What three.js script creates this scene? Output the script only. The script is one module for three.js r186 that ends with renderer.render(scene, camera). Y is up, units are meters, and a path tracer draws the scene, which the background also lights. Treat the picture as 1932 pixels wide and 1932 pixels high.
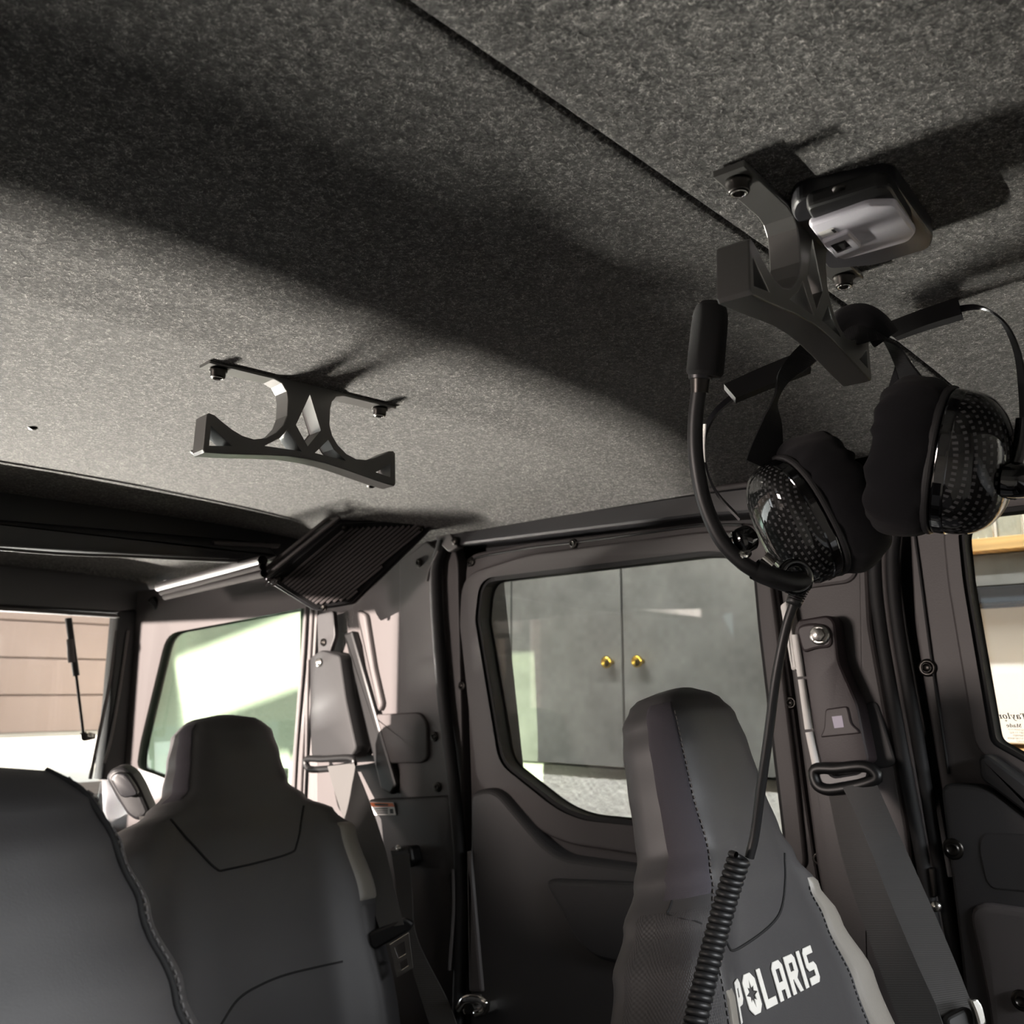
import * as THREE from 'three';
import { RoundedBoxGeometry } from 'three/addons/geometries/RoundedBoxGeometry.js';
import { mergeGeometries, toCreasedNormals } from 'three/addons/utils/BufferGeometryUtils.js';
import { RectAreaLightUniformsLib } from 'three/addons/lights/RectAreaLightUniformsLib.js';
import { createNoise2D } from 'simplex-noise';

// ---------- camera, sky, sun, daylight under the rear door, added fill lights, exposure ----------
// The vehicle points to +z, its driver's (left) side is +x; the camera looks to the rear left corner of the cabin.
const scene = new THREE.Scene();
const camera = new THREE.PerspectiveCamera(56.896, 1, 0.03, 200);
camera.position.set(0,1.45,0);
camera.lookAt(0.7224,1.6341,-0.6666);
camera.focus = 0.95;
camera.userData.fStop = 10;
const renderer = new THREE.WebGLRenderer({ antialias: true });
renderer.toneMapping = THREE.LinearToneMapping;
renderer.toneMappingExposure = 1.0;
renderer.shadowMap.enabled = true;
RectAreaLightUniformsLib.init();
scene.background = new THREE.Color(0.92, 1.06, 1.2);

const sun = new THREE.DirectionalLight(new THREE.Color(1, 0.87, 0.78), 30);
const sunDirection = new THREE.Vector3(1, -0.07, 0.02).normalize();
sun.position.set(2, 1.5, -3).addScaledVector(sunDirection, -25);
sun.target.position.set(2, 1.5, -3);
sun.castShadow = true;
Object.assign(sun.shadow.camera, { left: -12, right: 12, top: 12, bottom: -12, near: 1, far: 60 });
sun.shadow.mapSize.set(2048, 2048);
scene.add(sun, sun.target);
function areaLight(name, color, intensity, w, h, at, to) {
  const l = new THREE.RectAreaLight(color, intensity, w, h);
  l.name = name; l.position.set(...at); l.lookAt(...to); scene.add(l); return l;
}
// added pink fill from the right rear, level with the windows
areaLight('side_fill_light', new THREE.Color(1.0, 0.86, 0.79), 70, 1.5, 0.9, [-5.6, 1.25, -3.5], [1.3, 1.5, -1.0]);
// gap under the rear sectional door
areaLight('rear_gap_daylight', new THREE.Color(0.93, 0.97, 1.0), 5, 4.4, 1.0, [0.3, 0.6, -5.3], [0.3, 0.75, 0]);
// added fill ahead of the vehicle, no window stands there
areaLight('front_fill_light', new THREE.Color(0.95, 0.97, 1.0), 55, 3.4, 0.7, [0.3, 2.75, 4.05], [0.3, 1.2, -1]);

// ---------- helpers ----------
let seed = 7;
const rnd = () => { seed = (seed * 1664525 + 1013904223) >>> 0; return seed / 4294967296; };
const taken = {};
const numbered = (n) => { taken[n] = (taken[n] ?? -1) + 1; return taken[n] ? n + '_' + String(taken[n]).padStart(3, '0') : n; };
const V = (a) => new THREE.Vector3(...a);
function shadows(m) { m.castShadow = true; m.receiveShadow = true; return m; }
function part(name, geo, material, parent, label) {
  const g = Array.isArray(geo) ? join(geo) : geo;
  const m = shadows(new THREE.Mesh(g, material)); m.name = name; parent.add(m);
  if (label) m.userData.label = label;
  return m;
}
function thing(name, label, category, group, at) {
  const o = new THREE.Group(); o.name = numbered(name); scene.add(o);
  o.userData = { label, category }; if (group) o.userData.group = group;
  if (at) o.position.set(...at);
  return o;
}
function struct(name, label, category, at) { const o = thing(name, label, category, null, at); o.userData.kind = 'structure'; return o; }
function solo(name, geo, material, label, category, kind, group) {
  const m = part(numbered(name), geo, material, scene); m.userData = { label, category };
  if (kind) m.userData.kind = kind; if (group) m.userData.group = group; return m;
}
function join(list) {
  return mergeGeometries(list.map((g) => {
    const a = g.index ? g.toNonIndexed() : g.clone();
    for (const k of Object.keys(a.attributes)) if (!['position', 'normal', 'uv'].includes(k)) a.deleteAttribute(k);
    if (!a.attributes.uv) a.setAttribute('uv', new THREE.BufferAttribute(new Float32Array(a.attributes.position.count * 2), 2));
    return a;
  }));
}
// rounded polygon: radius r (number or one per corner)
function rounded(pts, r, seg = 5) {
  const out = [], n = pts.length;
  pts.forEach((p, i) => {
    const a = pts[(i + n - 1) % n], b = pts[(i + 1) % n], q = Array.isArray(r) ? r[i] : r;
    const da = Math.hypot(a[0] - p[0], a[1] - p[1]), db = Math.hypot(b[0] - p[0], b[1] - p[1]);
    const k = Math.min(q, da * 0.48, db * 0.48);
    if (k < 1e-4) { out.push(p); return; }
    const s = [p[0] + (a[0] - p[0]) / da * k, p[1] + (a[1] - p[1]) / da * k], e = [p[0] + (b[0] - p[0]) / db * k, p[1] + (b[1] - p[1]) / db * k];
    for (let j = 0; j <= seg; j++) { const t = j / seg, u = 1 - t; out.push([u * u * s[0] + 2 * u * t * p[0] + t * t * e[0], u * u * s[1] + 2 * u * t * p[1] + t * t * e[1]]); }
  });
  return out;
}
const area2 = (p) => p.reduce((s, a, i) => { const b = p[(i + 1) % p.length]; return s + a[0] * b[1] - b[0] * a[1]; }, 0) / 2;
function inset(pts, d) {   // moves every edge of a polygon inwards by d
  const ccw = area2(pts) > 0 ? 1 : -1, n = pts.length;
  return pts.map((p, i) => {
    const a = pts[(i + n - 1) % n], b = pts[(i + 1) % n];
    const e1 = [p[0] - a[0], p[1] - a[1]], e2 = [b[0] - p[0], b[1] - p[1]];
    const l1 = Math.hypot(...e1), l2 = Math.hypot(...e2);
    const n1 = [-e1[1] / l1 * ccw, e1[0] / l1 * ccw], n2 = [-e2[1] / l2 * ccw, e2[0] / l2 * ccw];
    const k = 1 + n1[0] * n2[0] + n1[1] * n2[1];
    return [p[0] + (n1[0] + n2[0]) * d / Math.max(k, 0.25), p[1] + (n1[1] + n2[1]) * d / Math.max(k, 0.25)];
  });
}
function shapeOf(pts, holes = []) {
  const s = new THREE.Shape(pts.map((p) => new THREE.Vector2(p[0], p[1])));
  for (const h of holes) s.holes.push(new THREE.Path(h.map((p) => new THREE.Vector2(p[0], p[1]))));
  return s;
}
// a slab: outline in 2-D, extruded by d with a bevel, its visible (outer) face at w = 0 and its body behind
function slab(pts, d, { holes = [], bevel = 0.002, seg = 2, curve = 6 } = {}) {
  const b = Math.min(bevel, d * 0.45);
  const g = new THREE.ExtrudeGeometry(shapeOf(pts, holes), { depth: d - 2 * b, bevelEnabled: b > 0, bevelThickness: b, bevelSize: b, bevelOffset: -b, bevelSegments: seg, curveSegments: curve });
  g.translate(0, 0, b - d);
  return toCreasedNormals(g, 0.28);
}
const basis = (x, y, z, o) => new THREE.Matrix4().makeBasis(x, y, z).setPosition(...o);
const X = new THREE.Vector3(1, 0, 0), Y = new THREE.Vector3(0, 1, 0), Z = new THREE.Vector3(0, 0, 1);
// slabs on the vehicle's left side: outline [u = rearward distance, y], visible face at x, turned to the cabin (-x)
function left(pts, x, d, o = {}) {
  const g = slab(pts.map((p) => [-p[0], p[1]]), d, { ...o, holes: (o.holes || []).map((h) => h.map((p) => [-p[0], p[1]])) });
  return g.applyMatrix4(basis(Z, Y, X.clone().negate(), [x, 0, 0]));
}
function rear(pts, z, d, o) { return slab(pts, d, o).translate(0, 0, z); }   // [x, y], visible face at z turned to +z
function under(pts, y, d, o = {}) {   // [x, u], visible face at y turned down
  return slab(pts.map((p) => [p[1], p[0]]), d, { ...o, holes: (o.holes || []).map((h) => h.map((p) => [p[1], p[0]])) }).applyMatrix4(basis(Z.clone().negate(), X, Y.clone().negate(), [0, y, 0]));
}
function box(x0, x1, y0, y1, z0, z1, r = 0.004) {
  const s = [Math.abs(x1 - x0), Math.abs(y1 - y0), Math.abs(z1 - z0)];
  const g = new RoundedBoxGeometry(...s, 2, Math.min(r, Math.min(...s) * 0.49));
  return g.translate((x0 + x1) / 2, (y0 + y1) / 2, (z0 + z1) / 2);
}
function tube(points, r, seg = 48, rad = 12, closed = false, tension = 0.5) {
  const c = new THREE.CatmullRomCurve3(points.map((p) => (p.isVector3 ? p : V(p))), closed, 'catmullrom', tension);
  return new THREE.TubeGeometry(c, seg, r, rad, closed);
}
function rod(a, b, r, r2 = r, rad = 16) {
  const A = V(a), B = V(b), g = new THREE.CylinderGeometry(r2, r, A.distanceTo(B), rad);
  g.applyQuaternion(new THREE.Quaternion().setFromUnitVectors(Y, B.clone().sub(A).normalize()));
  return g.translate((A.x + B.x) / 2, (A.y + B.y) / 2, (A.z + B.z) / 2);
}
function lathe(profile, at, axis, seg = 28) {   // profile [radius, height along axis]
  const g = new THREE.LatheGeometry(profile.map((p) => new THREE.Vector2(p[0], p[1])), seg);
  g.applyQuaternion(new THREE.Quaternion().setFromUnitVectors(Y, V(axis).normalize()));
  return g.translate(...at);
}
// flat strap between two edge lines, with thickness
function ribbon(A, B, th = 0.0016, seg = 40, across = 4) {
  const ca = new THREE.CatmullRomCurve3(A.map(V)), cb = new THREE.CatmullRomCurve3(B.map(V));
  const pos = [], uv = [], idx = [], rows = seg + 1, cols = across + 1, len = ca.getLength();
  const P = [], N = [];
  for (let i = 0; i < rows; i++) for (let j = 0; j < cols; j++) P.push(ca.getPoint(i / seg).lerp(cb.getPoint(i / seg), j / across));
  for (let i = 0; i < rows; i++) for (let j = 0; j < cols; j++) {
    const at = (a, b) => P[Math.min(rows - 1, Math.max(0, a)) * cols + Math.min(cols - 1, Math.max(0, b))];
    N.push(at(i + 1, j).clone().sub(at(i - 1, j)).cross(at(i, j + 1).clone().sub(at(i, j - 1))).normalize());
  }
  const wide = P[0].distanceTo(P[cols - 1]);
  for (const s of [0.5, -0.5]) for (let i = 0; i < rows; i++) for (let j = 0; j < cols; j++) {
    const p = P[i * cols + j].clone().addScaledVector(N[i * cols + j], s * th); pos.push(p.x, p.y, p.z); uv.push(j / across * wide, i / seg * len);
  }
  const o = rows * cols;
  for (let i = 0; i < seg; i++) for (let j = 0; j < across; j++) {
    const a = i * cols + j, b = a + 1, c = a + cols, d = c + 1;
    idx.push(a, c, b, b, c, d, o + a, o + b, o + c, o + b, o + d, o + c);
  }
  for (let i = 0; i < seg; i++) for (const j of [0, across]) { const a = i * cols + j, c = a + cols; j ? idx.push(a, c, o + a, o + a, c, o + c) : idx.push(a, o + a, c, c, o + a, o + c); }
  for (let j = 0; j < across; j++) for (const i of [0, seg]) { const a = i * cols + j, b = a + 1; i ? idx.push(a, o + a, b, b, o + a, o + b) : idx.push(a, b, o + a, o + a, b, o + b); }
  const g = new THREE.BufferGeometry();
  g.setAttribute('position', new THREE.Float32BufferAttribute(pos, 3)); g.setAttribute('uv', new THREE.Float32BufferAttribute(uv, 2)); g.setIndex(idx);
  return toCreasedNormals(g, 0.7);
}
// slab from a flat outline given in 3-D; face = direction that its visible face looks to
function plate(pts, face, d, o = {}) {
  const P = pts.map(V), n = V(face).normalize(), c = P.reduce((s, p) => s.add(p), new THREE.Vector3()).divideScalar(P.length);
  const ax = P[1].clone().sub(P[0]); ax.addScaledVector(n, -ax.dot(n)).normalize();
  const ay = n.clone().cross(ax);
  const flat = (p) => { const q = p.clone().sub(c); return [q.dot(ax), q.dot(ay)]; };
  let out = P.map(flat);
  const holes = (o.holes || []).map((h) => h.map((p) => flat(V(p))));
  if (o.round) out = rounded(out, o.round);
  if (o.inset) out = inset(out, o.inset);
  return { geo: slab(out, d, { ...o, holes }).applyMatrix4(basis(ax, ay, n, [c.x, c.y, c.z])), ax, ay, n, c, flat: out };
}
function uvScale(g, s) { const u = g.attributes.uv; for (let i = 0; i < u.count; i++) u.setXY(i, u.getX(i) * s, u.getY(i) * s); return g; }
function boxUV(g, s = 1) {   // uv in metres from position and facing
  const p = g.attributes.position, n = g.attributes.normal, uv = new Float32Array(p.count * 2);
  for (let i = 0; i < p.count; i++) {
    const a = Math.abs(n.getX(i)), b = Math.abs(n.getY(i)), c = Math.abs(n.getZ(i));
    const q = a > b && a > c ? [p.getZ(i), p.getY(i)] : b > c ? [p.getX(i), p.getZ(i)] : [p.getX(i), p.getY(i)];
    uv[2 * i] = q[0] * s; uv[2 * i + 1] = q[1] * s;
  }
  g.setAttribute('uv', new THREE.BufferAttribute(uv, 2)); return g;
}

// ---------- textures and materials ----------
function texture(size, paint, srgb) {   // paint(x, y) -> [r, g, b] in 0..255
  const d = new Uint8Array(size * size * 4);
  for (let y = 0; y < size; y++) for (let x = 0; x < size; x++) { const c = paint(x, y), i = 4 * (y * size + x); d[i] = c[0]; d[i + 1] = c[1]; d[i + 2] = c[2]; d[i + 3] = 255; }
  const t = new THREE.DataTexture(d, size, size); t.wrapS = t.wrapT = THREE.RepeatWrapping; t.magFilter = THREE.LinearFilter;
  if (srgb) t.colorSpace = THREE.SRGBColorSpace; t.needsUpdate = true; return t;
}
// value noise on a torus, so that it repeats without seams
function tileNoise(size, cell) {
  const n = Math.round(size / cell), v = new Float32Array(n * n).map(() => rnd()), f = (t) => t * t * (3 - 2 * t);
  return (x, y) => {
    const a = x / size * n, b = y / size * n, i = Math.floor(a), j = Math.floor(b), s = f(a - i), t = f(b - j);
    const q = (p, r) => v[((r % n + n) % n) * n + (p % n + n) % n];
    return (q(i, j) * (1 - s) + q(i + 1, j) * s) * (1 - t) + (q(i, j + 1) * (1 - s) + q(i + 1, j + 1) * s) * t;
  };
}
// felted carpet: short fibres of several greys laid in all directions
function feltField(size) {
  const f = new Float32Array(size * size).fill(0.2);
  const n1 = tileNoise(size, 9), n0 = tileNoise(size, 22);
  const count = size * size / 26;
  for (let k = 0; k < count; k++) {
    let x = rnd() * size, y = rnd() * size, a = rnd() * 6.283; const l = 5 + rnd() * 13, v = rnd() ** 2.4, bend = (rnd() - 0.5) * 0.35;
    for (let s = 0; s < l; s++) {
      const i = ((Math.floor(y) + size) % size) * size + (Math.floor(x) + size) % size;
      f[i] = f[i] * 0.25 + v * 0.75; x += Math.cos(a); y += Math.sin(a); a += bend;
    }
  }
  for (let y = 0; y < size; y++) for (let x = 0; x < size; x++) f[y * size + x] = f[y * size + x] * (0.2 + 1.1 * n1(x, y) + 0.7 * n0(x, y));
  return f;
}
const FS = 2048, felt = feltField(FS);
const feltColor = texture(FS, (x, y) => { const v = Math.min(1, felt[y * FS + x]); const g = 6 + 235 * v; return [g, g * 0.985, g * 0.965]; }, true);
const feltBump = texture(FS, (x, y) => { const v = Math.min(1, felt[y * FS + x]) * 255; return [v, v, v]; });
const grainN1 = tileNoise(512, 6), grainN2 = tileNoise(512, 3), grainN3 = tileNoise(512, 40);
const grain = texture(512, (x, y) => { const v = 255 * (0.5 * grainN1(x, y) + 0.35 * grainN2(x, y) + 0.15 * grainN3(x, y)); return [v, v, v]; });
const weave = texture(256, (x, y) => { const a = Math.sin(x / 256 * Math.PI * 2 * 32), b = Math.sin(y / 256 * Math.PI * 2 * 32), v = 128 + 110 * a * b; return [v, v, v]; });
const ribs = texture(256, (x, y) => { const v = 128 + 100 * Math.sin(y / 256 * Math.PI * 2 * 24) * (0.8 + 0.2 * Math.sin(x / 256 * Math.PI * 2 * 16)); return [v, v, v]; });
const blotchN = [tileNoise(1024, 170), tileNoise(1024, 60), tileNoise(1024, 18), tileNoise(1024, 4)];
const blotch = texture(1024, (x, y) => { const v = 200 + 34 * (blotchN[0](x, y) - 0.5) + 26 * (blotchN[1](x, y) - 0.5) + 16 * (blotchN[2](x, y) - 0.5) + (blotchN[3](x, y) > 0.955 && blotchN[1](x, y) > 0.6 ? 26 : 0); return [v, v, v]; }, true);
const plasterB = texture(1024, (x, y) => { const v = 255 * (0.5 * blotchN[2](x, y) + 0.3 * blotchN[1](x, y) + 0.2 * blotchN[3](x, y)); return [v, v, v]; });
const woodN = tileNoise(512, 64), woodN2 = tileNoise(512, 5);
const wood = texture(512, (x, y) => { const r = 0.5 + 0.5 * Math.sin((y + 14 * woodN(x / 4, y)) * 0.42), v = 0.8 + 0.13 * r + 0.07 * woodN2(x / 6, y); return [222 * v, 178 * v, 112 * v]; }, true);
// carbon weave: rows of short grey dashes in black
const carbon = texture(256, (x, y) => {
  const cx = x / 256 * 8, cy = y / 256 * 8, row = Math.floor(cy), u = (cx + (row % 2) * 0.5) % 1, w = cy % 1;
  const on = u > 0.28 && u < 0.72 && w > 0.3 && w < 0.7; const v = on ? 74 : 9 + 5 * ((Math.floor(cx * 4) + row) % 2); return [v, v, v * 1.02];
}, true);
const mat = (color, roughness = 0.6, o = {}) => new THREE.MeshPhysicalMaterial({ color, roughness, ...o });
const rep = (t, k) => { const c = t.clone(); c.repeat.set(k, k); c.needsUpdate = true; return c; };
const M = {
  felt: mat(0xffffff, 1, { map: feltColor, bumpMap: feltBump, bumpScale: 0.0018, sheen: 0.25, sheenRoughness: 0.6, sheenColor: new THREE.Color(0.6, 0.58, 0.55) }),
  plastic: mat(0x2b2a2b, 0.55, { bumpMap: rep(grain, 8), bumpScale: 0.0001 }),
  panel: mat(0x464242, 0.55, { bumpMap: rep(grain, 8), bumpScale: 0.00012 }),
  dark: mat(0x141416, 0.5), matte: mat(0x2e2a2a, 0.95, { specularIntensity: 0.15 }), rubber: mat(0x0c0c0e, 0.7), black: mat(0x0b0b0c, 0.45),
  satin: mat(0x17171a, 0.38), powder: mat(0x6e6d6b, 0.4, { metalness: 0.75, bumpMap: rep(grain, 20), bumpScale: 0.00004 }),
  steel: mat(0xc9c7c2, 0.25, { metalness: 1 }), darkSteel: mat(0x3a3836, 0.35, { metalness: 1 }), chrome: mat(0xe8e6e2, 0.08, { metalness: 1 }),
  vinyl: mat(0x3c3b3c, 0.5, { bumpMap: rep(grain, 14), bumpScale: 0.00006 }),
  vinylHead: mat(0x363536, 0.55, { bumpMap: rep(grain, 14), bumpScale: 0.00006 }),
  vinylGrey: mat(0x7c7871, 0.42, { bumpMap: rep(grain, 6), bumpScale: 0.00015 }),
  sideCloth: mat(0x3d3a40, 0.85, { bumpMap: rep(weave, 12), bumpScale: 0.0003 }),
  mesh: mat(0x3a393a, 0.6, { bumpMap: rep(weave, 7), bumpScale: 0.0008 }),
  seam: mat(0x121213, 0.8), thread: mat(0x4a4848, 0.6), whiteThread: mat(0xd8d6d0, 0.6),
  belt: mat(0x434241, 0.75, { bumpMap: rep(ribs, 16), bumpScale: 0.0003 }),
  beltCover: mat(0x2f2729, 0.5, { bumpMap: rep(grain, 8), bumpScale: 0.0001 }),
  lens: mat(0xc4c2ca, 0.3),
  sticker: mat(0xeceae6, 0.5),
  carbon: mat(0xffffff, 0.6, { map: carbon, specularIntensity: 0.2, clearcoat: 1, clearcoatRoughness: 0.02 }),
  gloss: mat(0x060607, 0.08, { clearcoat: 1, clearcoatRoughness: 0.02 }),
  cloth: mat(0x17171a, 0.95, { bumpMap: rep(weave, 30), bumpScale: 0.0002 }),
  velour: mat(0x131216, 1, { sheen: 0.5, sheenRoughness: 0.5, sheenColor: new THREE.Color(0.25, 0.24, 0.24), bumpMap: rep(grain, 10), bumpScale: 0.0003 }),
  strap: mat(0x141416, 0.8, { bumpMap: rep(ribs, 20), bumpScale: 0.0002 }),
  foam: mat(0x141415, 1, { bumpMap: rep(grain, 14), bumpScale: 0.0006 }),
  cord: mat(0x1b1b1c, 0.45),
  glass: mat(0xf0f1ee, 0.02, { transmission: 1, thickness: 0 }),
  tintGlass: mat(0xc4d3c8, 0.02, { transmission: 1, thickness: 0 }),
  cabinet: mat(0x8f8e87, 0.5, { map: rep(blotch, 1) }),
  cabinetDark: mat(0x4c4e50, 0.55, { map: rep(blotch, 1) }), gap: mat(0x151617, 0.8),
  brass: mat(0xd9b64a, 0.25, { metalness: 1 }),
  plaster: mat(0xd9d6cb, 0.9, { bumpMap: rep(plasterB, 1.6), bumpScale: 0.004 }),
  garageWall: mat(0xd8d5cc, 0.9), blockWall: mat(0x6c6a67, 0.9), garageDoor: mat(0xbca9a2, 0.6), floor: mat(0x9a9892, 0.7, { map: rep(blotch, 0.4) }),
  whiteBoard: mat(0xebe8e0, 0.5), plywood: mat(0xffffff, 0.6, { map: rep(wood, 1.5) }),
  concrete: mat(0xd9d7d0, 0.9), orange: mat(0xe8702a, 0.5), ink: mat(0x1c1c1c, 0.6), clearGlass: mat(0xf2f6f4, 0.03, { transmission: 1, thickness: 0.004, ior: 1.45 }),
};

// ================= the garage =================
const garage = {};
{
  const f = struct('floor', 'grey concrete garage floor under the vehicle', 'floor');
  part('slab', boxUV(box(-6, 3, -0.12, 0, -5.2, 4.2, 0.001)), M.floor, f);
  const lw = struct('wall_left', 'off-white plastered garage wall beyond the side windows', 'wall');
  part('plaster', boxUV(box(2.6, 2.75, 0, 3.3, -5.4, 4.2, 0.001)), M.plaster, lw);
  part('plaster_ledge', boxUV(box(2.225, 2.6, 0, 1.229, -3.25, -1.02, 0.004)), M.plaster, lw);
  // two added beam boxes, out of view, rake light through the hatch onto the headliner
  function addedBeam(label, z, y, th, reach, lowSlope, highSlope, power, color) {
    const t = thing('added_beam_box', label, 'lamp', 'added beam boxes', [0.5, 0, z]), W = 0.68, m = mat(0x080808, 0.9);
    const sheet = (y0, y1) => { const g = slab([[0, y0 - 0.004], [reach, y1 - 0.004], [reach, y1 + 0.004], [0, y0 + 0.004]], 2 * W, { bevel: 0 }); return g.applyMatrix4(basis(Z, Y, X.clone().negate(), [-W, 0, 0])); };
    part('hood', [sheet(y + 0.05, y + reach * highSlope), sheet(y - 0.05, y + reach * lowSlope)], m, t);
    part('back', box(-W, W, y - 0.06, y + 0.06, -0.05, -0.01, 0.003), m, t);
    for (const x of [-W, W]) part('side', slab([[-0.05, y - 0.06], [reach, y + reach * lowSlope - 0.01], [reach, y + reach * highSlope + 0.01], [-0.05, y + 0.06]], 0.01, { bevel: 0 }).applyMatrix4(basis(Z, Y, X.clone().negate(), [x, 0, 0])), m, t);
    for (let k = 1; k < 8; k++) part('vane', slab([[0.012, y - 0.05], [0.46, y + 0.46 * lowSlope], [0.46, y + 0.46 * highSlope], [0.012, y + 0.05]], 0.003, { bevel: 0 }).applyMatrix4(basis(Z, Y, X.clone().negate(), [-W + k * 0.17, 0, 0])), m, t);
    for (const x of [-0.5, 0.5]) part('foot', [box(x - 0.02, x + 0.02, 0, y - 0.06, -0.04, 0, 0.004), box(x - 0.03, x + 0.03, 0, 0.02, -0.15, 0.15, 0.004)], M.dark, t);
    part('tube', box(-0.62, 0.62, y - th / 2, y + th / 2, -0.01, 0, 0.003), mat(0xffffff, 0.5, { emissive: color, emissiveIntensity: 4 }), t);
    const l = new THREE.RectAreaLight(color, power, 1.24, th); l.position.set(0.5, y, z + 0.004); l.lookAt(0.5, y + (lowSlope + highSlope) / 2, z + 1); l.name = 'added_beam_light'; scene.add(l);
  }
  addedBeam('added unseen beam box nearest the tailgate', -4.6, 0.35, 0.03, 0.5, 0.32, 0.68, 20500, new THREE.Color(1, 0.925, 0.875));
  addedBeam('added unseen beam box farther from the tailgate', -5.1, 0.5, 0.015, 0.8, 0.26, 0.2838, 31000, new THREE.Color(1, 0.945, 0.90));
  const c = struct('ceiling', 'white garage ceiling', 'ceiling');
  part('board', box(-6.1, 2.75, 3.3, 3.4, -5.4, 4.2, 0.001), M.garageWall, c);
  const fw = struct('wall_front', 'grey garage wall ahead of the vehicle', 'wall');
  part('board', box(-6.1, 2.75, 0, 3.3, 4.1, 4.2, 0.001), M.blockWall, fw);
  // right wall with added openings, shaped to aim the sun and the fill
  const rw = struct('wall_right', 'grey block garage wall with added openings that aim the sunlight', 'wall');
  const outline = [[-4.2, 0], [5.4, 0], [5.4, 3.3], [-4.2, 3.3]];
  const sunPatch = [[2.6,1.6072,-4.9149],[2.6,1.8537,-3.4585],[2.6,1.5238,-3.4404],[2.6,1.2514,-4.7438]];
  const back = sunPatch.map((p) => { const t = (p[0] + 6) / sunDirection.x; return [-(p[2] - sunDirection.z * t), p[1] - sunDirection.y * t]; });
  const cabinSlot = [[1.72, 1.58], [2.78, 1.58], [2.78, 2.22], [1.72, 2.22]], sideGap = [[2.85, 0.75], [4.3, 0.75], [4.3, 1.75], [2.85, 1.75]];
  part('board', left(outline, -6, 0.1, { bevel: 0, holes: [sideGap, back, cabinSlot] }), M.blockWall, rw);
  // rear wall: sectional door half open
  const bw = struct('wall_rear', 'garage wall round the sectional door', 'wall');
  part('board', [box(2.45, 2.75, 0, 3.3, -5.4, -5.2, 0.001), box(-6.1, -3.2, 0, 3.3, -5.4, -5.2, 0.001), box(-3.2, 2.45, 2.7, 3.3, -5.4, -5.2, 0.001)], M.blockWall, bw);
  const gd = struct('door_1', 'beige sectional garage door pulled partly open behind the vehicle', 'garage door');
  for (let k = 0; k < 8; k++) part('door_section', box(-3.15, 2.75, 1.235 + k * 0.187, 1.235 + k * 0.187 + 0.181, -5.17, -5.12, 0.006), M.garageDoor, gd);
  part('backing', box(-3.15, 2.75, 1.24, 2.74, -5.185, -5.168, 0.001), M.garageDoor, gd);
  part('bottom_seal', box(-3.15, 2.75, 1.208, 1.234, -5.165, -5.13, 0.008), M.concrete, gd);
  const dr = struct('floor_outside', 'sunlit white concrete driveway outside the garage', 'driveway');
  part('slab', box(-14, 9, -0.16, -0.02, -22, -5.2, 0.001), M.concrete, dr);
  part('slab', box(-24, -6, -0.16, -0.02, -5.2, 6, 0.001), M.concrete, dr);
  solo('boundary_wall', box(-5.7, 5.7, -0.02, 0.72, -0.1, 0.1, 0.02).rotateY(-0.854).translate(7.25, 0, -19.7), M.concrete, 'white low wall at the far end of the driveway', 'wall');
  // two added ceiling lights, out of view, brighten the cabinets and garage
  for (const [z, lab] of [[-1.8, 'rear'], [0.0, 'front']]) {
    const l = thing('added_ceiling_light', `added unseen fill light under the garage ceiling, ${lab} of the two`, 'lamp', null, [0.9, 3.25, z]);
    part('housing', box(-0.07, 0.07, 0, 0.05, -0.65, 0.65, 0.01), M.garageWall, l);
    part('tube', box(-0.05, 0.05, -0.02, 0, -0.62, 0.62, 0.008), mat(0xffffff, 0.5, { emissive: 0xf6f7ff, emissiveIntensity: 3 }), l);
    const a = new THREE.RectAreaLight(0xf6f7ff, 215, 0.1, 1.24); a.position.set(0.9, 3.225, z); a.lookAt(0.9, 0, z); a.name = 'ceiling_fill_light'; scene.add(a);
  }
}
// unseen block added to keep the beams off the wall cabinets
{
  const t = thing('added_light_block', 'added unseen block that keeps the beams off the wall cabinets', 'light blocker');
  part('body', box(1.45, 2.55, 0, 1.1, -3.75, -3.3, 0.01), M.cabinetDark, t);
  for (let k = 0; k < 5; k++) part('blocker_strip', box(1.47, 2.53, 0.06 + k * 0.2, 0.24 + k * 0.2, -3.3, -3.285, 0.004), M.dark, t);
}
// wall cabinets: each a unit with its own door and brass knob
{
  const x = 2.2, y0 = 1.235, y1 = 2.05, edges = [2.98, 2.495, 2.035, 1.605, 1.0];
  const where = ['hidden behind the rear pillar', 'at the rear edge of the rear door window', 'in the middle of the rear door window', 'behind the driver headrest'];
  for (let k = 0; k < 4; k++) {
    const [a, b] = [edges[k], edges[k + 1]];
    const c = thing('wall_cabinet', `grey wall cabinet with brass knob, ${where[k]}`, 'cabinet', 'grey wall cabinets');
    part('body', box(x + 0.025, 2.595, y0 + 0.004, y1, -a + 0.001, -b - 0.001, 0.003), M.cabinetDark, c);
    const d = part('door', boxUV(left([[a - 0.004, y0], [b + 0.004, y0], [b + 0.004, y1], [a - 0.004, y1]], x, 0.02, { bevel: 0.002 })), M.cabinet, c);
    const ku = k === 1 || k === 3 ? (k === 1 ? b + 0.028 : a - 0.07) : (k === 2 ? b + 0.035 : b + 0.03);
    part('knob', lathe([[0.0001, 0], [0.007, 0], [0.006, 0.014], [0.009, 0.018], [0.016, 0.022], [0.0175, 0.03], [0.013, 0.036], [0.0001, 0.038]], [x - 0.0005, 1.525, -ku], [-1, 0, 0]), M.brass, d);
  }
}
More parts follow.
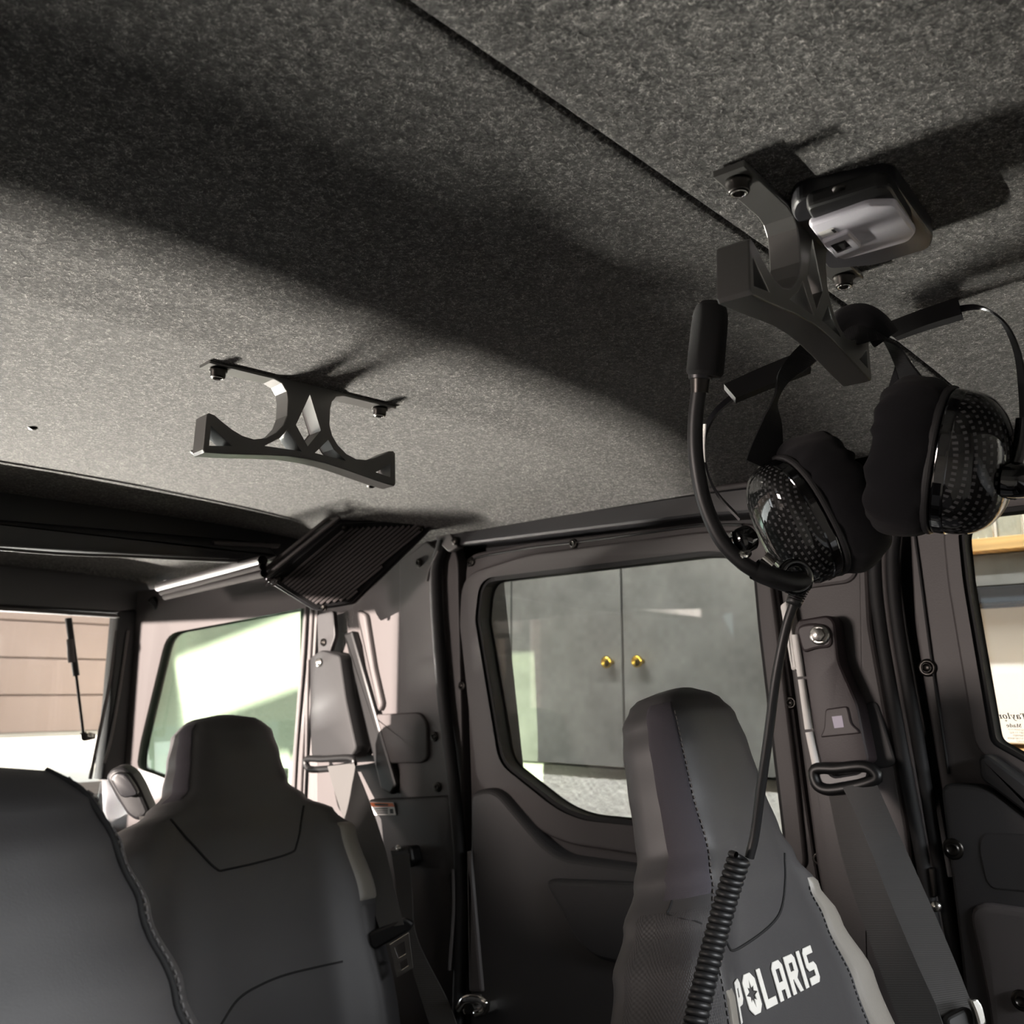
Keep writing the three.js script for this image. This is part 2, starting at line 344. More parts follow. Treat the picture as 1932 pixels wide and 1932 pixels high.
// shelf wall beyond the driver's window
{
  const s = thing('wall_shelf', 'plywood edged shelf carrying glass jars beyond the driver window', 'shelf');
  part('board', boxUV(box(2.12, 2.59, 1.735, 1.763, -0.95, 0.6, 0.003)), M.plywood, s);
  const v = thing('valance_board', 'grey board and black strip under the jar shelf', 'board');
  part('board', boxUV(box(2.16, 2.2, 1.665, 1.733, -0.95, 0.6, 0.003)), M.cabinet, v); part('strip', box(2.15, 2.2, 1.628, 1.663, -0.95, 0.6, 0.003), M.gap, v);
  solo('wall_panel', box(2.25, 2.28, 1.335, 1.626, -0.95, 0.6, 0.003), M.whiteBoard, 'cream flat panel on the wall beyond the driver window', 'panel');
  const b = thing('workbench', 'plywood workbench top below the cream panel', 'workbench');
  part('top', boxUV(box(1.95, 2.59, 1.29, 1.325, -1.0, 0.6, 0.003)), M.plywood, b); part('front', box(2.0, 2.58, 0, 1.29, 0.1, 0.6, 0.003), M.cabinetDark, b);
  const jars = [[-0.63, 0.028, 0.085, 'short'], [-0.57, 0.026, 0.12, 'tall'], [-0.505, 0.032, 0.1, 'wide'], [-0.435, 0.025, 0.14, 'tallest']];
  for (const [z, r, h, w] of jars) {
    const j = thing('glass_jar', `${w} clear glass jar on the plywood shelf`, 'jar', null, [2.19, 1.7635, z]);
    part('glass', lathe([[0.0001, 0], [r, 0], [r, h * 0.8], [r * 0.72, h * 0.9], [r * 0.72, h], [r * 0.66, h], [r * 0.66, h * 0.9], [r - 0.003, h * 0.79], [r - 0.003, 0.004], [0.0001, 0.004]], [0, 0, 0], [0, 1, 0]), M.clearGlass, j);
    part('lid', lathe([[0.0001, h + 0.012], [r * 0.78, h + 0.012], [r * 0.8, h + 0.008], [r * 0.8, h], [0.0001, h]], [0, 0, 0], [0, 1, 0]), M.steel, j);
  }
}

// ================= the cabin shell =================
// headliner: carpeted roof lining; profile [u, y], falling a little towards the sides
function liner(profile, x0, x1, nx = 24) {
  const pos = [], uv = [], idx = []; let run = 0; const n = profile.length;
  profile.forEach((p, i) => {
    if (i) run += Math.hypot(p[0] - profile[i - 1][0], p[1] - profile[i - 1][1]);
    for (let j = 0; j <= nx; j++) { const x = x0 + (x1 - x0) * j / nx, q = (x - 0.6) / 0.74; pos.push(x, p[1] - 0.028 * q ** 4, -p[0]); uv.push(x / 0.46, run / 0.46); }
  });
  for (let i = 0; i < n - 1; i++) for (let j = 0; j < nx; j++) { const a = i * (nx + 1) + j, b = a + 1, c = a + nx + 1, d = c + 1; idx.push(a, c, b, b, c, d); }
  const g = new THREE.BufferGeometry(); g.setAttribute('position', new THREE.Float32BufferAttribute(pos, 3)); g.setAttribute('uv', new THREE.Float32BufferAttribute(uv, 2)); g.setIndex(idx); g.computeVertexNormals();
  // lining has thickness: its hidden top side
  const t = g.clone(); const p = t.attributes.position; for (let i = 0; i < p.count; i++) p.setY(i, p.getY(i) + 0.02); t.setIndex([...t.index.array].reverse()); t.computeVertexNormals();
  return join([g, t]);
}
const smoothProfile = (pts, n) => new THREE.SplineCurve(pts.map((p) => new THREE.Vector2(...p))).getPoints(n).map((p) => [p.x, p.y]);
{
  const c = struct('ceiling_lining', 'dark grey felted carpet headliner over the whole cabin', 'headliner');
  part('front_lining', liner([...smoothProfile([[-0.75, 1.79], [-0.4, 1.818], [-0.1, 1.827], [0.2, 1.828], [0.34, 1.8247]], 30), [0.353, 1.8245], [0.3565, 1.8272]], -0.13, 1.36), M.felt, c);
  part('main_lining', liner([[0.3572, 1.8275], [0.3605, 1.8252], [0.37, 1.8247], ...smoothProfile([[0.40, 1.8245], [0.52, 1.8215], [0.6, 1.8165], [0.7, 1.8085], [0.8, 1.799], [0.848, 1.7945], [0.862, 1.7938], [0.88, 1.7938], [0.9, 1.7938], [1.2, 1.792], [1.6, 1.788], [2.0, 1.784]], 70)], -0.13, 1.36), M.felt, c);
  part('cargo_lining', liner(smoothProfile([[2.0, 1.79], [2.3, 1.785], [2.5, 1.77], [2.66, 1.74]], 12), -0.13, 1.36), M.felt, c);
  // the roof skin above
  const r = struct('roof', 'black roof skin above the headliner', 'roof');
  part('skin', box(-0.16, 1.4, 1.862, 1.9, -2.72, 0.8, 0.01), M.dark, r);
}
// left roof rail over the doors
{
  const r = struct('trim_1', 'black roof rail with a rounded lip above the side doors', 'trim');
  part('rail', left([[1.418,1.7753],[0.8087,1.77],[0.486,1.7603],[0.2219,1.7761],[0.2286,1.7092],[0.4901,1.7066],[0.8105,1.7281],[1.4078,1.7384]], 1.33, 0.08, { bevel: 0.006 }), M.satin, r);
  part('lip', tube([[1.335,1.7717,-1.4118],[1.335,1.774,-1.1848],[1.335,1.7709,-0.7996],[1.335,1.7622,-0.4802],[1.335,1.7753,-0.2776]], 0.006, 40, 10), M.panel, r);
  for (const p of [[1.33,1.7832,-1.2147],[1.33,1.7846,-1.1763]]) part('clip', new THREE.SphereGeometry(0.004, 10, 8).translate(...p), M.darkSteel, r);
  const cap = part('end_bracket', left(rounded([[1.4342,1.7794],[1.4023,1.7926],[1.3956,1.7638],[1.3733,1.7349],[1.4013,1.7266],[1.4403,1.7574]], 0.006), 1.325, 0.02), M.panel, r);
  part('screw', lathe([[0.0001, 0.006], [0.006, 0.006], [0.009, 0.002], [0.009, 0]], [[1.325,1.7471,-1.3804]][0], [-1, 0, 0]), M.darkSteel, cap);
}
// generic hex socket screw with dished washer, seen from the cabin (-x)
function bolt(parent, p, r = 0.009, axis = [-1, 0, 0], m = M.darkSteel) {
  const b = part('screw', lathe([[0.0001, 0.002], [r * 0.42, 0.002], [r * 0.45, 0.005], [r * 0.62, 0.005], [r * 0.68, 0.003], [r * 0.8, 0.002], [r, 0.003], [r * 1.12, 0]], p, axis, 20), m, parent);
  return b;
}
// rear left door
const doorTrim = {};
{
  const d = struct('door_2', 'dark grey rear side door with a clipped-corner window', 'door');
  const outer = rounded([[1.3843,1.631],[1.3793,1.7223],[1.1984,1.7298],[0.8414,1.7228],[0.6983,1.7084],[0.691,1.6116],[0.6652,1.3118],[0.6558,1.2233],[0.6107,0.8538],[1.3457,0.6424],[1.3612,1.2466]], [0.01, 0.035, 0.01, 0.02, 0.06, 0.01, 0.01, 0.02, 0.01, 0.01, 0.01]);
  const win = rounded([[1.3456,1.586],[1.3344,1.6706],[0.8078,1.6755],[0.7193,1.6599],[0.7143,1.5472],[0.6891,1.2198],[0.9697,1.2236],[1.1068,1.2216],[1.2787,1.309]], [0.01, 0.05, 0.02, 0.075, 0.02, 0.02, 0.02, 0.06, 0.03]);
  part('frame', left(outer, 1.355, 0.035, { holes: [win], bevel: 0.006, seg: 3 }), M.panel, d);
  // raised surround that catches the light round the window
  const ringO = rounded([[1.3897,1.5773],[1.385,1.68],[1.1985,1.706],[0.8115,1.7068],[0.7008,1.696],[0.6946,1.6118],[0.6703,1.3114],[0.6628,1.1896],[0.9709,1.1795],[1.1378,1.1808],[1.3381,1.2681]], [0.01, 0.05, 0.03, 0.03, 0.07, 0.02, 0.01, 0.02, 0.02, 0.06, 0.03]);
  part('window_surround', left(ringO, 1.346, 0.014, { holes: [inset(win, -0.004)], bevel: 0.007, seg: 4 }), M.panel, d);
  part('window_seal', left(inset(win, -0.006), 1.352, 0.03, { holes: [inset(win, 0.006)], bevel: 0.004, seg: 3 }), M.rubber, d, 'black rubber window seal');
  const lower = rounded([[1.3351,1.2564],[1.2703,1.2705],[1.1502,1.1813],[1.1076,1.1643],[0.9713,1.1661],[0.6348,1.1751],[0.5959,0.858],[1.3321,0.6463]], [0.02, 0.03, 0.05, 0.05, 0.05, 0.02, 0.01, 0.01]);
  part('lower_trim', left(lower, 1.325, 0.05, { bevel: 0.014, seg: 5 }), M.plastic, d);
  part('armrest', left(rounded([[1.1323,1.1257],[0.9311,1.145],[0.6592,1.1649],[0.6214,1.0281],[0.9348,1.0184],[1.0188,1.0158],[1.0573,1.0352]], [0.02, 0.02, 0.02, 0.03, 0.05, 0.05, 0.03]), 1.302, 0.04, { bevel: 0.012, seg: 4 }), M.plastic, d);
  part('edge_strip', left(rounded([[1.3337,1.1149],[1.3256,1.154],[1.2903,0.9092],[1.3258,0.9021]], 0.006), 1.318, 0.02, { bevel: 0.006 }), M.panel, d);
  for (const p of [[1.353,1.7057,-1.3621],[1.353,1.7151,-1.0932],[1.353,1.4563,-1.3849],[1.353,1.4296,-0.6766],[1.353,1.2094,-0.646]]) bolt(d, p, 0.0085);
  part('groove', tube([[1.353,1.6976,-1.3697],[1.353,1.7128,-1.3453],[1.353,1.7179,-1.2011],[1.353,1.717,-1.0931],[1.353,1.7174,-0.9519],[1.353,1.7174,-0.823],[1.353,1.71,-0.7446]], 0.0022, 40, 8), M.rubber, d, 'dark panel gap');
  const w = struct('window_1', 'rear door window glass with the grey cabinets behind it', 'window');
  part('pane', left(inset(win, -0.004), 1.371, 0.004, { bevel: 0 }), M.glass, w);
  doorTrim.win = win;
}
// front left (driver) door
{
  const d = struct('door_3', 'dark grey driver door at the right edge with window', 'door');
  const outer = rounded([...[[0.4829,1.6827],[0.4635,1.7145],[0.2926,1.719]], [-0.6, 1.73], [-0.6, 0.4], [0.42, 0.4], ...[[0.4625,1.244],[0.4867,1.537]]], [0.02, 0.03, 0.02, 0.02, 0.01, 0.01, 0.02, 0.02]);
  const win = rounded([...[[0.4185,1.6639],[0.3985,1.6894]], [0.2, 1.69], [-0.45, 1.66], [-0.5, 1.27], ...[[0.3287,1.3368],[0.4013,1.3788],[0.4177,1.5911]]], [0.02, 0.04, 0.02, 0.02, 0.02, 0.02, 0.012, 0.02]);
  part('frame', left(outer, 1.355, 0.035, { holes: [win], bevel: 0.006, seg: 3 }), M.panel, d);
  part('window_surround', left(inset(win, -0.018), 1.346, 0.014, { holes: [inset(win, -0.003)], bevel: 0.006, seg: 4 }), M.panel, d);
  part('window_seal', left(inset(win, -0.005), 1.352, 0.03, { holes: [inset(win, 0.005)], bevel: 0.004, seg: 3 }), M.rubber, d, 'black rubber window seal');
  part('lower_trim', left(rounded([[0.4598,1.3279],[0.4023,1.3289],[0.3465,1.2836],[0.2453,1.2463],[0.2783,0.9289],[0.4486,0.8773],[0.4514,1.1254]], [0.015, 0.02, 0.03, 0.02, 0.01, 0.01, 0.02]), 1.325, 0.05, { bevel: 0.009, seg: 4 }), M.plastic, d);
  part('sill_pad', left(rounded([[0.4081,1.3641],[0.3963,1.3686],[0.3156,1.3049],[0.3191,1.2678],[0.3913,1.3245],[0.408,1.3364]], 0.008), 1.32, 0.035, { bevel: 0.008, seg: 3 }), M.rubber, d, 'black ribbed window sill pad');
  part('pocket', left(rounded([[0.436,1.1879],[0.2738,1.1879],[0.2972,0.9564],[0.418,0.9216],[0.4202,1.0677]], 0.03), 1.316, 0.03, { bevel: 0.01, seg: 3 }), M.panel, d);
  part('upper_inset', left(rounded([[0.4185,1.2522],[0.4117,1.2721],[0.2663,1.2802],[0.2735,1.2093],[0.4052,1.2032],[0.4131,1.2122]], 0.015), 1.3235, 0.02, { bevel: 0.003 }), M.plastic, d);
  bolt(d, [[1.353,1.4786,-0.4723]][0], 0.011);
  bolt(d, [[1.32,1.2478,-0.4471]][0], 0.012); bolt(d, [[1.31,1.0834,-0.3785]][0], 0.011);
  part('groove', tube([[1.353,1.6632,-0.4752],[1.353,1.6103,-0.472],[1.353,1.4785,-0.4652],[1.353,1.3388,-0.4558]], 0.002, 30, 8), M.rubber, d, 'dark panel gap');
  const w = struct('window_2', 'driver door window glass with printed maker mark', 'window');
  const pane = part('pane', left(inset(win, -0.004), 1.371, 0.004, { bevel: 0 }), M.glass, w);
}
// B pillar between the doors
{
  const p = struct('trim_2', 'dark grey pillar trim between rear door and driver door', 'pillar');
  part('trim_panel', left(rounded([[0.6821,1.7065],[0.5362,1.7048],[0.5402,1.5394],[0.5089,1.2665],[0.5007,0.855],[0.5982,0.8254],[0.6445,1.21],[0.6773,1.6024]], 0.012), 1.336, 0.06, { bevel: 0.01, seg: 4 }), M.panel, p);
  part('upper_step', left(rounded([[0.6651,1.6854],[0.551,1.6882],[0.5531,1.6111],[0.5664,1.6006],[0.6641,1.5951]], 0.012), 1.331, 0.012, { bevel: 0.005 }), M.panel, p);
  part('belt_pocket', left(rounded([[0.5563,1.431],[0.5381,1.434],[0.5164,1.3507],[0.5269,1.3445],[0.55,1.3405]], 0.012), 1.3325, 0.01, { bevel: 0.003 }), M.plastic, p);
  part('weather_strip', tube([[1.34,1.6856,-0.518],[1.34,1.629,-0.5282],[1.34,1.5384,-0.5271],[1.34,1.3786,-0.5109],[1.34,1.2152,-0.4919],[1.34,1.0127,-0.4716]], 0.010, 50, 12), M.rubber, p, 'black rubber door seal');
  part('weather_strip', tube([[1.345,1.6836,-0.4959],[1.345,1.6275,-0.506],[1.345,1.5376,-0.5053],[1.345,1.3792,-0.4899],[1.345,1.2166,-0.4751],[1.345,1.0156,-0.4538]], 0.009, 50, 12), M.rubber, p, 'black rubber door seal');
  part('seal_channel', tube([[1.342,1.6845,-0.5067],[1.342,1.6282,-0.5169],[1.342,1.5379,-0.516],[1.342,1.3789,-0.5002],[1.342,1.216,-0.4836],[1.342,1.0143,-0.4625]], 0.005, 50, 10), M.panel, p);
  const latch = part('striker_plate', left(rounded([[0.4833,1.2196],[0.4758,1.2205],[0.476,1.1842],[0.4816,1.1821]], 0.003), 1.328, 0.01), M.darkSteel, p);
  part('striker_pin', lathe([[0.0001, 0.006], [0.006, 0.006], [0.007, 0]], [[1.328,1.173,-0.4762]][0], [-1, 0, 0]), M.steel, latch);
}
// C panel behind the rear door
{
  const p = struct('wall_rear_quarter', 'moulded quarter panel behind the rear door', 'panel');
  part('base_panel', left(rounded([[1.9643,1.8263],[1.4245,1.7783],[1.401,1.7089],[1.3789,1.2453],[1.3534,0.5966],[1.8029,0.4604],[1.9332,1.2054]], 0.01), 1.352, 0.03, { bevel: 0.004 }), M.panel, p);
  part('jamb', left(rounded([[1.5769,1.7224],[1.49,1.7627],[1.4464,1.7355],[1.409,1.2431],[1.3644,0.5932],[1.6291,0.513],[1.5608,1.2322]], 0.006), 1.344, 0.02, { bevel: 0.004 }), M.panel, p);
  part('door_seal', tube([[1.335,1.754,-1.4243],[1.335,1.6783,-1.4486],[1.335,1.45,-1.4231],[1.335,1.2461,-1.3843],[1.335,1.0534,-1.3609],[1.335,0.8653,-1.3668],[1.335,0.6873,-1.3586]], 0.013, 50, 12), M.rubber, p, 'black rubber door seal');
  part('seal_lip', tube([[1.325,1.7311,-1.4293],[1.325,1.6979,-1.4545],[1.325,1.6719,-1.4637]], 0.003, 16, 8), M.panel, p);
  part('lower_panel', left(rounded([[1.6615,1.2169],[1.3985,1.2447],[1.3726,1.1089],[1.399,1.094],[1.3488,0.6012],[1.7183,0.4893]], 0.02), 1.335, 0.03, { bevel: 0.008, seg: 3 }), M.plastic, p);
  part('service_cover', left(rounded([[1.6465,1.3955],[1.4954,1.4025],[1.4722,1.3837],[1.4673,1.3121],[1.4862,1.3007],[1.628,1.2935]], [0.004, 0.025, 0.02, 0.02, 0.02, 0.006]), 1.336, 0.016, { bevel: 0.005, seg: 3 }), M.panel, p);
  part('rib', left(rounded([[1.7541,1.5738],[1.7233,1.5798],[1.6573,1.45],[1.5584,1.2545],[1.5745,1.232],[1.6093,1.2403]], 0.006), 1.333, 0.02, { bevel: 0.006 }), M.black, p, 'slanting black rib');
  part('rib', left(rounded([[1.718,1.6274],[1.6831,1.616],[1.6482,1.4958],[1.6162,1.4163],[1.6298,1.3993],[1.6777,1.4962]], 0.01), 1.338, 0.02, { bevel: 0.006, seg: 3 }), M.panel, p);
  for (const q of [[1.343,1.7157,-1.5098],[1.343,1.3547,-1.4534],[1.343,1.2567,-1.4418]]) bolt(p, q, 0.009);
  part('edge_line', tube([[1.322,1.1112,-1.373],[1.322,1.0351,-1.3703],[1.322,0.9302,-1.3801]], 0.003, 20, 8), M.panel, p);
  const l = thing('warning_label', 'small orange and white warning label on the quarter panel', 'label');
  part('backing', left([[1.6425,1.2136],[1.5646,1.2185],[1.5553,1.1939],[1.6255,1.1879]], 1.332, 0.0008, { bevel: 0 }), M.sticker, l);
  part('orange_band', left([[1.6394,1.2128],[1.5651,1.2175],[1.5598,1.2105],[1.632,1.2047]], 1.331, 0.0008, { bevel: 0 }), M.orange, l, 'orange band');
  part('warning_word', left([[1.624,1.2119],[1.5808,1.2142],[1.5789,1.2112],[1.6203,1.2079]], 1.330, 0.0006, { bevel: 0 }), M.ink, l);
  for (const s of [[[1.6231,1.2022],[1.5816,1.2056],[1.5816,1.2034],[1.6212,1.2002]], [[1.6194,1.1982],[1.5815,1.2013],[1.5814,1.1992],[1.6176,1.1962]], [[1.6157,1.1942],[1.5813,1.1971],[1.5812,1.195],[1.6139,1.1922]], [[1.5748,1.2051],[1.5647,1.2059],[1.5626,1.1966],[1.5728,1.1957]]]) part('text_line', left(s, 1.331, 0.0006, { bevel: 0 }), M.ink, l);
}
// cargo area: quarter window on a plane that narrows to the rear
const QM = (() => { const d = new THREE.Vector3(1.22 - 1.34, 0, -2.62 + 1.92).normalize(), n = new THREE.Vector3().crossVectors(Y, d); return { d, n }; })();
function quarter(pts, off, dep, o = {}) {   // [distance along, y]; off = how far the face stands in the cabin
  const ax = QM.d.clone().negate(), n = new THREE.Vector3().crossVectors(ax, Y);
  const g = slab(pts.map((p) => [-p[0], p[1]]), dep, { ...o, holes: (o.holes || []).map((h) => h.map((p) => [-p[0], p[1]])) });
  return g.applyMatrix4(basis(ax, Y, n, [1.34 + n.x * off, 0, -1.92 + n.z * off]));
}
{
  const f = struct('trim_3', 'sunlit dark quarter window frame in the cargo area', 'trim');
  const hole = rounded([[0.5172,1.602],[-0.0072,1.6486],[0.0143,1.2302],[0.0155,1.135],[0.6072,1.2377],[0.5974,1.3099]], [0.05, 0.01, 0.01, 0.01, 0.03, 0.02]);
  part('frame', quarter([[0.7707,1.7189],[0.557,1.7219],[-0.0384,1.7908],[-0.0803,0.9828],[0.6887,0.8956],[0.7548,1.2199]], 0, 0.03, { holes: [hole], bevel: 0.006, seg: 3 }), M.panel, f);
  part('edge_bead', tube([[1.33,1.648,-1.8714],[1.33,1.5112,-1.875],[1.33,1.3289,-1.8878],[1.33,1.1865,-1.8904]], 0.006, 24, 10), M.panel, f);
  part('edge_bead', tube([[1.335,1.6439,-1.9038],[1.335,1.5119,-1.9076],[1.335,1.3275,-1.9203],[1.335,1.2192,-1.9231]], 0.004, 24, 10), M.panel, f);
  const w = struct('window_3', 'quarter window glass with a blown out sun patch beyond', 'window');
  part('pane', quarter(inset(hole, -0.004), -0.012, 0.004, { bevel: 0 }), M.tintGlass, w);
  const r = struct('trim_4', 'ribbed rail running back above the quarter window', 'trim');
  part('rail_bead', tube([[1.1276,1.6987,-2.2349],[1.0351,1.7008,-1.6295]], 0.011, 8, 12), M.panel, r);
  part('rail_bead', tube([[1.1299,1.6848,-2.2212],[1.0324,1.6874,-1.6241]], 0.008, 8, 12), M.matte, r);
  part('rail_bead', tube([[1.1318,1.6735,-2.2073],[1.0311,1.674,-1.6172]], 0.008, 8, 12), M.matte, r);
}
// rear pillar and hatch
{
  const p = struct('trim_5', 'black rear corner pillar beside the hatch glass', 'pillar');
  const a = [[1.1805,1.6642,-2.6],[1.2877,1.6736,-2.6],[1.2824,1.45,-2.6],[1.2582,1.2066,-2.6],[1.1701,1.2125,-2.6],[1.1774,1.4074,-2.6]];
  part('pillar', rear(a.map((q) => [q[0], q[1]]), -2.56, 0.06, { bevel: 0.01, seg: 3 }), M.dark, p);
  part('bead', tube([[1.2088,1.608,-2.555],[1.1973,1.45,-2.555],[1.182,1.3105,-2.555],[1.1692,1.2561,-2.555]], 0.004, 20, 8), M.panel, p);
  part('lip', tube([[1.1816,1.6074,-2.57],[1.1738,1.4641,-2.57],[1.1544,1.311,-2.57],[1.1424,1.2162,-2.57]], 0.005, 20, 8), M.panel, p);
  const bracket = part('hinge_bracket', rear(rounded([[1.2376,1.6525],[1.2702,1.6722],[1.2706,1.6248],[1.256,1.6124],[1.2372,1.6174]], 0.006), -2.54, 0.012), M.steel, p, 'bright hinge bracket');
  part('hinge_pin', lathe([[0.0001, 0.008], [0.008, 0.008], [0.01, 0]], [[1.2534,1.6269,-2.54]][0], [0, 0, 1]), M.dark, bracket);
  const h = struct('trim_6', 'dark header over the hatch glass', 'trim');
  part('header', rear(rounded([[-0.1, 1.775], ...[[1.2498,1.7588],[1.2749,1.7183],[1.2564,1.6717],[1.1857,1.6557]], [-0.1, 1.652]], 0.01), -2.56, 0.07, { bevel: 0.012, seg: 3 }), M.vinyl, h);
  part('lip', rear([[-0.1, 1.656], ...[[1.1706,1.6532],[1.1833,1.6423]], [-0.1, 1.646]], -2.555, 0.03, { bevel: 0.003 }), M.panel, h);
  const hook = part('latch_block', rear(rounded([[1.2474,1.7066],[1.3684,1.7062],[1.3641,1.6727],[1.3465,1.6446],[1.3024,1.6364],[1.2668,1.6521]], 0.012), -2.5, 0.05, { bevel: 0.008 }), M.black, h);
  part('latch_lever', tube([[1.2307,1.6924,-2.48],[1.2454,1.6789,-2.48],[1.2659,1.651,-2.48],[1.2917,1.6378,-2.48]], 0.0105, 16, 10), M.dark, hook);
  part('latch_tab', rear(rounded([[1.2938,1.6826],[1.3344,1.6942],[1.332,1.6836],[1.2976,1.674]], 0.002), -2.485, 0.008), M.panel, hook);
  const w = struct('window_4', 'hatch glass at the back of the cargo area', 'window');
  part('pane', rear([[-0.1, 1.66], ...[[1.1907,1.6501],[1.1856,1.1977],[1.1607,0.9841]], [-0.1, 1.06]], -2.6, 0.004, { bevel: 0 }), M.glass, w);
  const s = thing('gas_strut', 'thin black gas strut standing inside the hatch glass', 'strut');
  const q = [[1.0504,1.6351,-2.57],[1.0631,1.5673,-2.57],[1.0839,1.4845,-2.57],[1.1143,1.3371,-2.57],[1.1201,1.3178,-2.57]];
  part('cylinder', rod(q[0], q[2], 0.0085), M.black, s); part('label', rod([[1.0585,1.5796,-2.568]][0], [[1.0669,1.5187,-2.566]][0], 0.0092), M.panel, s);
  part('piston_rod', rod(q[2], q[3], 0.0038), M.darkSteel, s);
  part('end_fitting', [rod(q[3], q[4], 0.008), rod([[1.1169,1.322,-2.57]][0], [[1.1447,1.3265,-2.57]][0], 0.008)], M.black, s);
  part('ball_stud', lathe([[0.0001, 0.01], [0.009, 0.008], [0.011, 0]], [[1.1311,1.3271,-2.565]][0], [0.2, 1, 0.3]), M.steel, s);
}
// rear cross bar of the cage
{
  const b = struct('trim_7', 'black cage cross bar under the roof behind the rear seat', 'bar');
  part('bar', rear(rounded([[-0.1, 1.732], ...[[0.5848,1.7378],[1.1147,1.7586],[1.1427,1.7294],[1.1041,1.7141],[0.5892,1.6899]], [-0.1, 1.685]], 0.01), -1.735, 0.06, { bevel: 0.008, seg: 3 }), M.satin, b);
  part('shade_filler', box(-0.1, 1.37, 1.72, 1.80, -1.795, -1.745, 0.01), M.dark, b);  // filler added above the bar to shade the lining in front of it
  part('bar_cap', rear(rounded([[0.9812,1.7458],[1.1412,1.7575],[1.1364,1.7478],[0.9841,1.7375]], 0.003), -1.728, 0.02), M.panel, b);
  part('lip', tube([[-0.1, 1.683, -1.735], ...[[0.5843,1.6861,-1.735],[0.8184,1.6971,-1.735],[1.0921,1.7127,-1.735]]], 0.003, 20, 8), M.panel, b);
}
// body sheet metal behind the trims closes the gaps between doors and pillars
{
  const b = struct('wall_cabin_left', 'black painted body side behind the door trims', 'body');
  part('middle_post', left([[0.432, 0.42], [0.715, 0.42], [0.69, 1.3], [0.722, 1.68], [0.722, 1.84], [0.432, 1.84]], 1.392, 0.05, { bevel: 0 }), M.dark, b);
  part('rear_post', left([[1.335, 0.42], [1.94, 0.42], [1.94, 1.84], [1.365, 1.84], [1.352, 1.66], [1.30, 1.3]], 1.392, 0.05, { bevel: 0 }), M.dark, b);
  part('header', left([[-0.8, 1.70], [1.95, 1.70], [1.95, 1.87], [-0.8, 1.87]], 1.392, 0.05, { bevel: 0 }), M.dark, b);
  part('lower_skin', left([[-0.8, 0.3], [2.0, 0.3], [2.0, 1.2], [-0.8, 1.2]], 1.392, 0.05, { bevel: 0 }), M.dark, b);
}
// vehicle floor, right side, rear wall below the glass and firewall: they close the cabin
{
  const f = struct('floor_cabin', 'black cabin floor under the seats', 'floor');
  part('mat', box(-0.1, 1.36, 0.38, 0.42, -2.6, 0.9, 0.005), M.rubber, f);
  const r = struct('wall_cabin_right', 'dark right side of the cabin with its pillars and rear door', 'wall');
  part('front_pillar', box(-0.16, -0.08, 0.42, 1.85, 0.55, 0.72, 0.01), M.panel, r);
  part('middle_pillar', box(-0.15, -0.09, 0.42, 1.85, -0.693, -0.392, 0.01), M.panel, r);
  part('rear_pillar', box(-0.15, -0.09, 0.42, 1.85, -1.615, -1.42, 0.01), M.panel, r);
  part('corner_pillar', box(-0.15, -0.09, 0.42, 1.85, -2.66, -2.56, 0.01), M.panel, r);
  part('roof_rail', box(-0.15, -0.09, 1.725, 1.86, -2.66, -0.392, 0.01), M.panel, r);
  part('front_header', box(-0.15, 1.4, 1.76, 1.87, 0.62, 0.74, 0.02), M.panel, r);
  part('rear_door', box(-0.15, -0.09, 0.42, 1.2, -1.62, -0.68, 0.02), M.panel, r);
  part('quarter_panel', box(-0.15, -0.09, 0.42, 1.15, -2.66, -1.6, 0.02), M.panel, r);
  const w = struct('wall_cabin_rear', 'dark tailgate wall below the hatch glass', 'wall');
  part('tailgate', box(-0.12, 1.22, 0.42, 1.079, -2.66, -2.6, 0.01), M.panel, w);
  part('cargo_floor', box(-0.08, 1.26, 0.8, 0.85, -2.6, -1.8, 0.005), M.rubber, w);
  const d = struct('wall_cabin_front', 'black dashboard and firewall ahead of the camera', 'dashboard');
  part('dash', box(-0.05, 1.3, 0.42, 1.12, 0.55, 0.9, 0.05), M.plastic, d);
}

// ================= headset hangers on the headliner =================
// half profile [x, y] below the mounting face, mirrored; 26 mm deep
function hanger() {
  const h = [[0.122, 0], [0.122, -0.005], [0.046, -0.005], [0.036, -0.008], [0.030, -0.016], [0.028, -0.026], [0.028, -0.044], [0.032, -0.056], [0.040, -0.066], [0.052, -0.0745], [0.066, -0.0785], [0.080, -0.077], [0.092, -0.0725], [0.104, -0.066], [0.113, -0.0605], [0.119, -0.0595], [0.122, -0.062], [0.1235, -0.10], [0.1215, -0.103], [0.098, -0.1005], [0.075, -0.0972], [0.05, -0.0935], [0.025, -0.0905], [0, -0.0895]];
  const out = [...h.map(([x, y]) => [x, y]), ...h.slice(0, -1).reverse().map(([x, y]) => [-x, y])];
  const flip = (p) => p.map(([x, y]) => [-x, y]);
  const foot = [[0.116, -0.0735], [0.1165, -0.0945], [0.092, -0.0905], [0.1, -0.085]], web = [[0.0265, -0.0605], [0.035, -0.0715], [0.053, -0.0835], [0.008, -0.0815]];
  const holes = [[[0, -0.012], [0.0175, -0.053], [0, -0.0765], [-0.0175, -0.053]], foot, web, flip(foot), flip(web)];
  return slab(out, 0.026, { holes, bevel: 0.0012, seg: 2 }).translate(0, 0, 0.013);
}
const hangerGeo = hanger();
